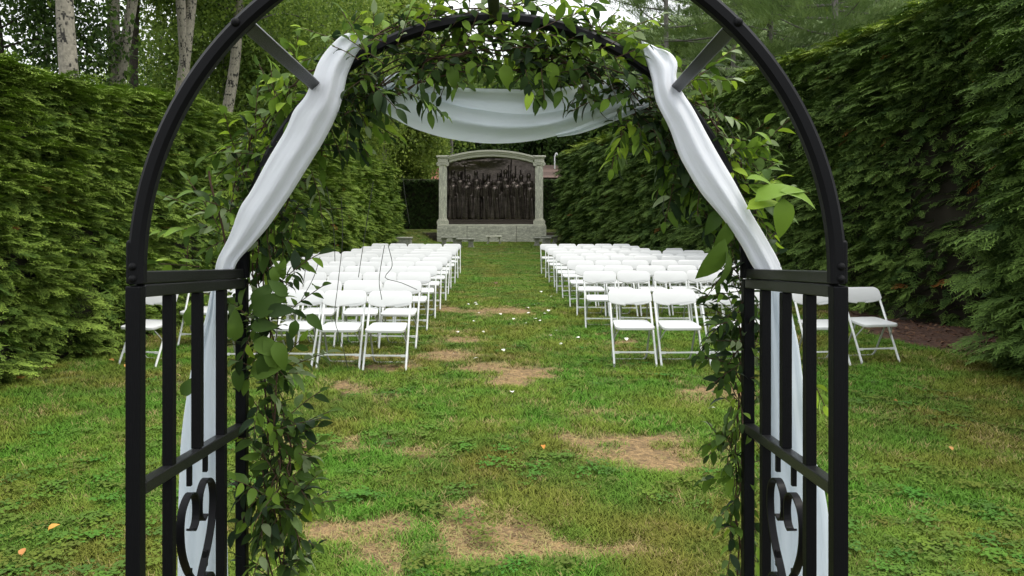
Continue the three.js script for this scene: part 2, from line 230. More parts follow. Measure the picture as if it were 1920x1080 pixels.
function hedge(o) {
  const R = rng(o.seed), root = thing('hedge', V(o.face(o.d0, 0), 0, -(o.d0 + o.d1) / 2), o.label, 'hedge'), O = root.position, q = new THREE.Matrix4();
  const bump = (d, h) => (o.rough ?? 1) * (0.36 * (fbm(d * 0.75, h * 0.95, o.seed) - 0.5) + 0.24 * (fbm(d * 2.2, h * 3.4, o.seed + 5) - 0.5));
  const face = (d, h) => o.face(d, h) + o.side * bump(d, h);
  { // dense inner growth that the sprays grow from
    const nd = Math.ceil((o.d1 - o.d0) / 0.3), ring = 26;
    const pt = (i, j) => {
      const d = lerp(o.d0, o.d1, i / nd), T = o.top(d) - 0.14;
      const r = j / (ring - 1); let h, x;
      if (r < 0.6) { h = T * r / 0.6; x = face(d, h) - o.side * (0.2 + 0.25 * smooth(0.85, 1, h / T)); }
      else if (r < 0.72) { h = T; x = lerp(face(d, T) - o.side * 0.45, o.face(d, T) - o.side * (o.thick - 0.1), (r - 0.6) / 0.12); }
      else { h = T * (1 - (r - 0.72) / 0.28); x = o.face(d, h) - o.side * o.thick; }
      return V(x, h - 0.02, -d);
    };
    const pos = [], idx = []; for (let i = 0; i <= nd; i++) for (let j = 0; j < ring; j++) { const p = pt(i, j); pos.push(p.x, p.y, p.z); }
    for (let i = 0; i < nd; i++) for (let j = 0; j < ring - 1; j++) { const a = i * ring + j; idx.push(a, a + 1, a + ring + 1, a, a + ring + 1, a + ring); }
    for (const b of [0, nd * ring]) for (let j = 1; j < ring - 1; j++) idx.push(b, b + j, b + j + 1);
    const g = new THREE.BufferGeometry(); g.setAttribute('position', new THREE.Float32BufferAttribute(pos, 3)); g.setIndex(idx); g.computeVertexNormals();
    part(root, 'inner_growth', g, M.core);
  }
  const lists = [[], [], []];
  const add = (p, out, pitch, yaw, roll, s, c) => {
    const X = out.clone(), Y = V(0, 1, 0); X.applyAxisAngle(Y, yaw); X.y = 0; X.normalize();
    const side = V(0, 1, 0).cross(X).negate(); X.applyAxisAngle(side, pitch);
    const Yn = side.clone().cross(X).negate().normalize(); if (Yn.y < 0) Yn.negate();
    const Z = X.clone().cross(Yn).normalize(); const m = q.clone().makeBasis(X, Yn, Z); m.multiply(new THREE.Matrix4().makeRotationX(roll)); m.scale(V(s, s, s)); m.setPosition(p.x - O.x, p.y - O.y, p.z - O.z);
    lists[Math.floor(R() * 3)].push([m, c]);
  };
  for (let k = 0; k < o.n; k++) {
    const d = o.flat ? lerp(o.d0, o.d1, R()) : o.d0 * Math.pow(o.d1 / o.d0, R()), T = o.top(d), onTop = R() < (o.topShare ?? 0.2);
    let s = (o.size ?? 0.16) + 0.0055 * d; s *= 0.7 + R() * 0.6;
    const g = fbm(d * 0.5, T * 0.5, o.seed + 9), tint = R();
    if (onTop) {
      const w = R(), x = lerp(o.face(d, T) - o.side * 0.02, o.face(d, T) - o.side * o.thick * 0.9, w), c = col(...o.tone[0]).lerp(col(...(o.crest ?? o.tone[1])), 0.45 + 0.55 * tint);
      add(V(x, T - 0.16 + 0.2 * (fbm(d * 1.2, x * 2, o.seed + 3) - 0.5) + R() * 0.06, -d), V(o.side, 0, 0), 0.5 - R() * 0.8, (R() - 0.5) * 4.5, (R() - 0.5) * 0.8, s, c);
    } else {
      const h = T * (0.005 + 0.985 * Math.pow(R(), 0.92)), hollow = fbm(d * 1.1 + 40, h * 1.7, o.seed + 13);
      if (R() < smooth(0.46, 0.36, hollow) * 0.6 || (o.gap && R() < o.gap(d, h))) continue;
      if (R() < 0.022) { // a bough standing proud, its sprays fanned
        const yaw = (R() - 0.5) * 1.4, bx = face(d, h) + o.side * (0.02 + R() * (o.proud ?? 0.12)), nF = 5 + Math.floor(R() * 5), bt = R() * 0.35;
        for (let f = 0; f < nF; f++) add(V(bx - o.side * R() * 0.15, Math.max(0.05, h + (R() - 0.5) * 0.1), -d + (R() - 0.5) * 0.3), V(o.side, 0, 0), (o.pitch ?? 0.1) - R() * 0.35, yaw + (f / nF - 0.5) * 1.7, (R() - 0.5) * 0.5, s * 1.2, col(...o.tone[0]).lerp(col(...o.tone[1]), clamp(0.35 + bt + R() * 0.3)));
      }
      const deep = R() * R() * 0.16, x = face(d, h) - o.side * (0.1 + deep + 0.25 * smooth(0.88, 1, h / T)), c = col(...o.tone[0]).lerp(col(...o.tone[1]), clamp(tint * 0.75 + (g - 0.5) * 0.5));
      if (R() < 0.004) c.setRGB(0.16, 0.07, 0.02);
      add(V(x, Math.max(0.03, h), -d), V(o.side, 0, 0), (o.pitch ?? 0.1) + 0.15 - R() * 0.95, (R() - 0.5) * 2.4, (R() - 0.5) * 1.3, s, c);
    }
  }
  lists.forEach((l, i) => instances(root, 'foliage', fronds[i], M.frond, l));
  return root;
}
hedge({
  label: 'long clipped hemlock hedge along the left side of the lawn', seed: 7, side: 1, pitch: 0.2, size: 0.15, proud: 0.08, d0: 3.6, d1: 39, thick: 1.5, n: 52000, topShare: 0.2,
  face: (d, h) => -4.62 - 0.05 * h + 0.1 * smooth(0.6, 0, h), top: d => 3.17 + 0.38 * smooth(7.5, 13, d) + 0.35 * smooth(13, 39, d) + 0.16 * (fbm(d * 0.5, 1, 77) - 0.5),
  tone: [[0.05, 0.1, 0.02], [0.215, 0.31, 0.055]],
});
const rightFace = (d, h) => {
  const k = d < 16 ? lerp(5.95, 5.4, smooth(11.5, 16, d)) : d < 21 ? lerp(5.4, 5.1, (d - 16) / 5) : lerp(5.1, 3.72, (d - 21) / 21);
  return k + 0.9 * smooth(8.4, 9.2, d) * (1 - smooth(10.4, 11.8, d)) * (1 - smooth(2.7, 4, h)) + 0.04 * h;
};
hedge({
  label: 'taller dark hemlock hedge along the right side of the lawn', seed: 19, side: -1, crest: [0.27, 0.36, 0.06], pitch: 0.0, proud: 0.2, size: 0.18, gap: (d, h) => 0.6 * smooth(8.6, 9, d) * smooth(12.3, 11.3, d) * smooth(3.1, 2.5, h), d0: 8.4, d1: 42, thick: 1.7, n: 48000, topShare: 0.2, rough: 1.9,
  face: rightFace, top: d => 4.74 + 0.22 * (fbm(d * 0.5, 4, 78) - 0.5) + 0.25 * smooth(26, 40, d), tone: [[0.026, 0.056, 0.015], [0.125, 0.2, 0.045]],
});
{
  const h = hedge({
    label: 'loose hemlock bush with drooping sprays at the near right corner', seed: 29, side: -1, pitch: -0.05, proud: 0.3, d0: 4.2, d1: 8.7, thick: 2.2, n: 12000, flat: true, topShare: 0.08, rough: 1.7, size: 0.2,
    face: (d, h) => 5.12 + 0.75 * smooth(7.9, 8.7, d) + 0.28 * Math.abs(h - 1.6) * 0.3, top: d => 5.6 - 0.3 * smooth(7.4, 8.7, d), tone: [[0.024, 0.052, 0.013], [0.1, 0.17, 0.035]],
  }); h.name = 'hemlock_bush'; h.userData.category = 'bush';
}
// the clipped hedge behind the monument, in two runs
function backHedge(x0, x1, label) {
  const R = rng(Math.round(90 + x0)), d = 47.6, T = 3.85, root = thing('clipped_hedge', V((x0 + x1) / 2, 0.55, -d), label, 'hedge'), l = [];
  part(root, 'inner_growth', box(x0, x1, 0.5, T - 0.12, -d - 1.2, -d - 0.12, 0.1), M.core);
  for (let k = 0; k < (x1 - x0) * 520; k++) {
    const top = R() < 0.22, x = lerp(x0, x1, R()), y = top ? T - 0.14 : lerp(0.6, T - 0.05, R()), z = top ? -d - R() * 1.2 : -d - 0.1 + 0.1 * (fbm(x * 2, y * 2, 5) - 0.5);
    const m = new THREE.Matrix4().makeRotationFromEuler(new THREE.Euler((R() - 0.5) * 1.2, -Math.PI / 2 + (R() - 0.5) * 2.4, -R() * 0.9, 'YXZ')); m.scale(V(0.3, 0.3, 0.3)); m.setPosition(x - root.position.x, y - root.position.y, z - root.position.z);
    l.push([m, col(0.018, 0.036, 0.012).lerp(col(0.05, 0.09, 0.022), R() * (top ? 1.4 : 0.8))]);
  }
  instances(root, 'foliage', fronds[1], M.frond, l);
}
backHedge(-7.2, -2.6, 'dark flat-clipped hedge left of the bronze monument');
backHedge(2.6, 6.2, 'dark flat-clipped hedge right of the bronze monument');

// ------------------------------------------------------------------ the monument at the end of the lawn
{
  const D = 44, S = D / FPX, X = px => (px - CX) * S, Y = py => EYE - (py - CY) * S, Z = -D;
  const root = thing('monument', V(X(921), 0, Z), 'pale stone monument with arched top framing a dark bronze relief', 'monument');
  const top = Y(421);
  // base of three blocks, with a cap course
  for (const [a, b] of [[820, 875.6], [876.2, 967.6], [968.2, 1023.6]]) part(root, 'base_block', box(X(a), X(b), -0.05, top - 0.08, Z - 1, Z + 0.3, 0.012), M.stoneBase);
  part(root, 'base_cap', box(X(820.6), X(1023), top - 0.083, top, Z - 0.98, Z + 0.27, 0.02), M.stone);
  for (const [a, b] of [[823.2, 838], [1003.4, 1018]]) {
    const c = (a + b) / 2, w = X(b) - X(a), cx = X(c);
    const pil = part(root, 'pilaster', box(cx - w / 2, cx + w / 2, Y(411) , Y(308), Z - 0.5, Z + 0.12, 0.012), M.stone);
    part(pil, 'plinth', box(cx - w / 2 - 0.11, cx + w / 2 + 0.11, top, Y(413.6), Z - 0.55, Z + 0.22, 0.012), M.stone);
    part(pil, 'base_moulding', merge([box(cx - w / 2 - 0.07, cx + w / 2 + 0.07, Y(413.6), Y(411.8), Z - 0.52, Z + 0.18, 0.02), box(cx - w / 2 - 0.035, cx + w / 2 + 0.035, Y(411.8), Y(410.4), Z - 0.51, Z + 0.15, 0.02)]), M.stone);
    part(pil, 'capital', merge([box(cx - w / 2 - 0.03, cx + w / 2 + 0.03, Y(309.5), Y(305.5), Z - 0.5, Z + 0.17, 0.02), box(cx - w / 2 - 0.09, cx + w / 2 + 0.09, Y(305.5), Y(303.6), Z - 0.52, Z + 0.2, 0.02)]), M.stone);
    for (const e of [-1, 1]) { const p = []; for (let k = 0; k <= 40; k++) { const t = k / 40, r = 0.115 * (1 - t * 0.8), an = Math.PI / 2 - e * t * 11; p.push(V(cx + e * (w / 2 + 0.02) + Math.cos(an) * r, Y(307.6) + Math.sin(an) * r - 0.02, Z + 0.2)); }
      const eye = new THREE.CylinderGeometry(0.1, 0.1, 0.5, 18); eye.rotateX(Math.PI / 2); eye.translate(cx + e * (w / 2 + 0.02), Y(307.6) - 0.02, Z - 0.06);
      part(pil, 'volute', merge([tube(p, 0.022, 6, 60), eye]), M.stone); }
    part(pil, 'entablature_block', merge([box(cx - w / 2 - 0.06, cx + w / 2 + 0.06, Y(303.6), Y(297.4), Z - 0.5, Z + 0.16, 0.012), box(cx - w / 2 - 0.1, cx + w / 2 + 0.1, Y(297.4), Y(295.4), Z - 0.54, Z + 0.21, 0.015), box(cx - w / 2 - 0.15, cx + w / 2 + 0.15, Y(295.4), Y(292), Z - 0.58, Z + 0.27, 0.02)]), M.stone);
  }
  { // segmental arch cornice: three stepped mouldings
    const x0 = X(839.5), x1 = X(1002), sp = (x1 - x0) / 2, rise = Y(281.6) - Y(293.4), r = (sp * sp + rise * rise) / (2 * rise), cx = (x0 + x1) / 2, cy = Y(281.6) - r, an = Math.asin(sp / r);
    const arc = dr => { const p = []; for (let k = 0; k <= 48; k++) { const a = lerp(an, -an, k / 48); p.push(V(cx + Math.sin(a) * (r + dr), cy + Math.cos(a) * (r + dr), Z)); } return p; };
    const prof = [[0, -0.5], [0, 0.27], [-0.1, 0.27], [-0.13, 0.2], [-0.2, 0.18], [-0.22, 0.12], [-0.36, 0.1], [-0.38, 0.02], [-0.4, -0.5]];
    part(root, 'arched_cornice', sweep(arc(0), prof.map(([u, v]) => [-u, v]).reverse(), V(0, 0, 1)), M.stone);
    const ar2 = arc(-0.36), sh = new THREE.Shape(); sh.moveTo(X(836), Y(420)); sh.lineTo(X(1005.4), Y(420)); sh.lineTo(X(1005.4), Y(300)); for (const p of ar2) sh.lineTo(p.x, p.y); sh.lineTo(X(836), Y(300));
    const bk = new THREE.ExtrudeGeometry(sh, { depth: 0.35, bevelEnabled: false }); bk.translate(0, 0, Z - 0.62); part(root, 'back_wall', bk, M.stone);
    // bronze relief: plain standing draped figures in two ranks under a low bank of cloud
    const R = rng(5), W = x1 - x0 - 0.02, bx0 = X(838.4), bx1 = X(1003), y0 = Y(411.6), y1 = Y(283), figs = [];
    const scale = (y1 - y0) / 3.9;
    for (let rank = 0; rank < 2; rank++) for (let k = 0; k < (rank ? 8 : 10); k++) figs.push({ x: bx0 + (k + 0.5 + (R() - 0.5) * 0.3) * (bx1 - bx0) / (rank ? 8 : 10), h: (rank ? 2.2 + R() * 0.35 : 2.65 + R() * 0.35) * scale, w: (0.25 + R() * 0.07) * scale, dep: rank ? 0.21 : 0.11, lean: (R() - 0.5) * 0.12, arm: R() < 0.5 ? -1 : 1, ph: R() * 6 });
    const sd = (x, y, ax, ay, bx, by, r0, r1) => { const dx = bx - ax, dy = by - ay, t = clamp(((x - ax) * dx + (y - ay) * dy) / (dx * dx + dy * dy)), r = lerp(r0, r1, t), q = Math.hypot(x - ax - dx * t, y - ay - dy * t) / r; return q < 1 ? Math.sqrt(1 - q * q) * r : -1; };
    const relief = (x, y) => {
      let z = 0.03 * fbm(x * 1.6, y * 1.6, 61), cl = (y - (y0 + 3.3 * scale + 0.12 * Math.sin(x * 1.1 + 1))) / (0.28 * scale);
      z += 0.12 * Math.exp(-cl * cl) * smooth(bx1 - 1.2, bx1 - 2.6, x) * (0.4 + fbm(x * 2.2, y * 5, 63));
      for (const f of figs) {
        const gx = f.x + f.lean * (y - y0); let q = -1; const hx = f.x + f.lean * f.h;
        const body = (ax, ay, bx, by, r0, r1) => { q = Math.max(q, sd(x, y, f.x + ax * f.w + f.lean * ay * f.h, y0 + ay * f.h, f.x + bx * f.w + f.lean * by * f.h, y0 + by * f.h, r0 * f.w, r1 * f.w)); };
        body(0, 0.93, 0, 0.9, 0.36, 0.34); body(0, 0.86, 0, 0.8, 0.24, 0.3); body(-0.35, 0.76, 0.35, 0.76, 0.5, 0.5); body(0, 0.74, 0, 0.5, 0.78, 0.66); body(-0.2, 0.5, -0.42, 0.05, 0.62, 0.55); body(0.2, 0.5, 0.42, 0.05, 0.62, 0.55);
        body(f.arm * 0.8, 0.74, f.arm * 0.95, 0.57, 0.24, 0.2); body(f.arm * 0.95, 0.57, f.arm * 0.2, 0.6, 0.2, 0.16); body(-f.arm * 0.8, 0.74, -f.arm * 0.95, 0.48, 0.24, 0.18); if (f.ph > 3.2) body(f.arm * 1.05, 0.1, f.arm * 0.98, 1.15, 0.07, 0.06);
        if (q > 0) z = Math.max(z, f.dep + q * 1.15 + (y - y0 < f.h * 0.7 ? 0.018 * Math.sin((x - gx) * 42 + f.ph + y * 2) : 0));
      }
      return z;
    };
    const g = gridGeo(300, 190, (u, v) => { const x = lerp(bx0, bx1, u), yt = Math.min(y1 + 1, cy + Math.sqrt(Math.max(0, (r - 0.37) ** 2 - (x - cx) ** 2))), y = lerp(y0, yt, v); return V(x, y, Z - 0.25 + relief(x, y)); });
    part(root, 'bronze_relief', g, M.bronze);
    part(root, 'bronze_sill', merge([box(X(841), X(1001.5), Y(420.4), Y(414.4), Z - 0.27, Z + 0.04, 0.01), box(X(840.8), X(1002), Y(414.4), Y(411.6), Z - 0.27, Z + 0.08, 0.015)]), M.bronze);
  }
  const wall = (x0, x1, label) => { const o = thing('retaining_wall', V((x0 + x1) / 2, 0, Z - 0.3), label, 'wall'), R = rng(9); for (let r = 0; r < 3; r++) for (let x = x0 - (r % 2) * 0.16; x < x1 - 0.05;) { const e = Math.min(x1, x + 0.3 + R() * 0.2), a = Math.max(x0, x); if (e - a > 0.06) part(o, 'stone', box(a + 0.005, e - 0.005, r * 0.175, r * 0.175 + 0.168, Z - 0.65 - R() * 0.02, Z - 0.3 + R() * 0.03, 0.015), wallStone[Math.floor(R() * 3)]); x = e; } part(o, 'mortar', box(x0, x1, 0, 0.52, Z - 0.62, Z - 0.32, 0.004), wallStone[0]); };
  const wallStone = [0, 1, 2].map(k => new THREE.MeshStandardMaterial({ color: col(0.1 + k * 0.025, 0.085 + k * 0.02, 0.06 + k * 0.014), map: grainTex, roughness: 1, bumpMap: bumpTex, bumpScale: 0.006 }));
  wall(-4.75, X(819.4), 'low brown stone retaining wall left of the monument base');
  wall(X(1024.2), 4.3, 'low brown stone retaining wall right of the monument base');
}
// stone benches and the pedestal
function bench(px, py, turn, label, slim) {
  const p = ground(px, py), o = thing('stone_bench', V(p.x, landHeight(p.x, -p.z) - 0.01, p.z), label, 'bench', undefined); o.rotation.y = turn;
  const leg = s => { const sh = new THREE.Shape(); const w = slim ? 0.05 : 0.13, y = slim ? 0.37 : 0.37; sh.moveTo(-w - 0.03, 0); sh.lineTo(w + 0.03, 0); sh.bezierCurveTo(w - 0.05, 0.12, w - 0.05, 0.24, w + 0.02, y); sh.lineTo(-w - 0.02, y); sh.bezierCurveTo(-w + 0.05, 0.24, -w + 0.05, 0.12, -w - 0.03, 0); const g = new THREE.ExtrudeGeometry(sh, { depth: slim ? 0.06 : 0.09, bevelEnabled: true, bevelSize: 0.008, bevelThickness: 0.008, bevelSegments: 2 }); g.translate(0, 0, slim ? -0.03 : -0.045); g.rotateY(slim ? 0 : 0.0); if (!slim) g.rotateY(0); g.translate(s * 0.28, 0, 0); if (slim) { const q = g.attributes.position; for (let i = 0; i < q.count; i++) q.setX(i, q.getX(i) + s * 0.1 * (0.37 - q.getY(i)) * 1.2); g.computeVertexNormals(); } return g; };
  const slab = new RoundedBoxGeometry(0.86, 0.065, 0.36, 2, 0.015); slab.translate(0, 0.405, 0);
  local(o, 'slab', slab, slim ? M.stone : M.benchStone); local(o, 'leg', leg(-1), M.benchStone); local(o, 'leg', leg(1), M.benchStone);
}
bench(843, 460, 0.1, 'dark stone bench left of the aisle, the one nearer the monument base corner');
bench(872, 464, -0.12, 'dark stone bench just left of the aisle end, nearest the chairs');
bench(926, 457, 0, 'pale slim-legged stone bench standing centrally before the monument', true);
bench(1017, 461, 0.1, 'dark stone bench right of the aisle, the nearer of two beside the chairs');
bench(1031, 457, 0.1, 'dark stone bench at the right foot of the monument, behind another bench');
{
  const p = ground(758, 466), o = thing('stone_pedestal', V(p.x, 0, p.z), 'square grey stone pedestal at the end of the left hedge', 'pedestal'), b = new RoundedBoxGeometry(0.66, 0.48, 0.6, 2, 0.02), c = new RoundedBoxGeometry(0.74, 0.07, 0.68, 2, 0.02); b.translate(0, 0.22, 0); c.translate(0, 0.49, 0);
  local(o, 'block', b, M.benchStone); local(o, 'cap_stone', c, M.benchStone);
}

// ------------------------------------------------------------------ white folding chairs
const chairProto = (() => {
  const o = new THREE.Group(), lean = h => 0.2 - 0.405 * h / 0.79, pt = (x, h) => V(x, h, lean(h));
  { // backrest: rounded panel, slightly dished, with a small notch under it
    const s = new THREE.Shape(), w = 0.232, t = 0.165, r = 0.075;
    s.moveTo(-w + 0.02, 0.012); s.lineTo(-w, 0.03); s.lineTo(-w, t - r); s.bezierCurveTo(-w, t - r * 0.35, -w + r * 0.4, t, -w + r, t); s.lineTo(w - r, t); s.bezierCurveTo(w - r * 0.4, t, w, t - r * 0.35, w, t - r); s.lineTo(w, 0.03); s.lineTo(w - 0.02, 0.012); s.lineTo(w - 0.09, 0.0); s.lineTo(0.06, -0.006); s.lineTo(0.05, 0.006); s.lineTo(-0.05, 0.006); s.lineTo(-0.06, -0.006); s.lineTo(-w + 0.09, 0);
    let g = new THREE.ExtrudeGeometry(s, { depth: 0.016, bevelEnabled: true, bevelSize: 0.006, bevelThickness: 0.006, bevelSegments: 2, curveSegments: 8 });
    g.translate(0, 0, -0.008); const p = g.attributes.position; for (let i = 0; i < p.count; i++) p.setZ(i, p.getZ(i) - 0.028 * (1 - (p.getX(i) / w) ** 2)); g = toCreasedNormals(g, 0.7);
    g.rotateX(-Math.atan(0.405 / 0.79)); g.translate(0, 0.635, lean(0.635) + 0.004); local(o, 'backrest', g, M.plastic);
  }
  { // seat: thick rounded slab tilted back
    const s = new THREE.Shape(), w = 0.2, f = 0.215, b = -0.17, r = 0.06; s.moveTo(-w + r, -f); s.lineTo(w - r, -f); s.quadraticCurveTo(w, -f, w, -f + r); s.lineTo(w - 0.015, -b - 0.05); s.quadraticCurveTo(w - 0.02, -b, w - 0.07, -b); s.lineTo(-w + 0.07, -b); s.quadraticCurveTo(-w + 0.02, -b, -w + 0.015, -b - 0.05); s.lineTo(-w, -f + r); s.quadraticCurveTo(-w, -f, -w + r, -f);
    let g = new THREE.ExtrudeGeometry(s, { depth: 0.016, bevelEnabled: true, bevelSize: 0.007, bevelThickness: 0.008, bevelSegments: 2, curveSegments: 6 });
    g = toCreasedNormals(g, 0.7); g.rotateX(-Math.PI / 2); g.rotateX(0.07); g.translate(0, 0.415, 0); local(o, 'seat', g, M.plastic);
  }
  for (const e of [-1, 1]) {
    local(o, 'front_leg', tube([pt(e * 0.222, 0.004), pt(e * 0.22, 0.35), pt(e * 0.219, 0.7)], 0.0125, 7, 3), M.tubeWhite);
    local(o, 'brace', tube([pt(e * 0.207, 0.27), V(e * 0.2, 0.3, 0.085), V(e * 0.18, 0.355, 0.125), V(e * 0.15, 0.408, 0.15)], 0.0062, 5, 7), M.tubeGrey);
  }
  local(o, 'crossbar', merge([bar(pt(-0.222, 0.145), pt(0.222, 0.145), 0.011, 0.017, V(0, 0, 1)), bar(pt(-0.222, 0.143), pt(-0.16, 0.143), 0.013, 0.026, V(0, 0, 1)), bar(pt(0.222, 0.143), pt(0.16, 0.143), 0.013, 0.026, V(0, 0, 1))].map(g => g)), M.tubeWhite);
  const u = [V(-0.186, 0.4, 0.02), V(-0.186, 0.2, -0.09), V(-0.185, 0.05, -0.175), V(-0.165, 0.013, -0.195), V(-0.12, 0.012, -0.197), V(0.12, 0.012, -0.197), V(0.165, 0.013, -0.195), V(0.185, 0.05, -0.175), V(0.186, 0.2, -0.09), V(0.186, 0.4, 0.02)];
  local(o, 'rear_leg', tube(u, 0.0105, 6, 34), M.tubeGrey);
  return shade(o);
})();
const ORD = ['nearest', 'second', 'third', 'fourth', 'fifth', 'sixth', 'seventh', 'eighth', 'ninth', 'tenth', 'eleventh', 'twelfth'];
let firstChair = true;
function chair(x, d, turn, label) {
  const o = firstChair ? chairProto : chairProto.clone(); firstChair = false; o.name = numbered('folding_chair'); o.position.set(x, landHeight(x, d), -d); o.rotation.y = turn; scene.add(o);
  tag(o, label, 'chair', 'white folding chairs in rows on the lawn');
}
{
  const R = rng(77), j = a => (R() - 0.5) * a;
  // left block: eleven rows of six; feet of the front legs are 0.2 m before the chair's middle
  const LX = -1.098, leftD = [7.96, 9.25, 10.55, 11.86, 13.0, 14.2, 15.45, 16.5, 17.7, 19.1, 20.8];
  leftD.forEach((d, r) => { for (let c = 0; c < 6; c++) {
    if (r >= 8 && c === 5) continue; if (r === 0 && c === 4) continue;
    let x = LX - c * 0.497 + j(0.05), dd = d + 0.2 + j(0.12) + c * 0.02, t = j(0.15);
    if (r === 0 && c === 5) { x = -3.72; dd = 8.38; t = -0.22; }
    if (r === 0 && c < 3) { x = [-1.103, -1.6, -2.085][c]; dd = [8.16, 8.22, 8.28][c]; t = [-0.05, -0.02, -0.12][c]; }
    chair(x, dd, t, `white folding chair left of aisle, ${ORD[r]} row to the arch, ${c ? ORD[c] + ' seat from aisle' : 'aisle-side seat'}`);
  } });
  const RX = 1.552, rightD = [8.13, 10.82, 12.0, 13.3, 14.7, 15.6, 16.8, 17.9, 19.3, 20.7];
  rightD.forEach((d, r) => { for (let c = 0; c < 7; c++) {
    if (c === 6 && !(r === 5 || r === 6 || r === 3)) continue; if (r > 7 && c > 4) continue;
    let x = RX + c * 0.497 + j(0.05), dd = d + 0.2 + j(0.12) + c * 0.03, t = j(0.15);
    if (r === 0) { x = [1.508, 2.0, 2.52, 3.02, 3.55, 4.17][c] ?? x; dd = [8.33, 8.33, 8.36, 8.4, 8.36, 8.55][c] ?? dd; t = [0, 0.02, 0.06, -0.04, 0.1, 0.15][c] ?? t; }
    if (r === 7 && c === 5) { x += 0.35; t = 0.35; }
    chair(x, dd, t, `white folding chair right of aisle, ${ORD[r]} row to the arch, ${c ? ORD[c] + ' seat from aisle' : 'aisle-side seat'}`);
  } });
}

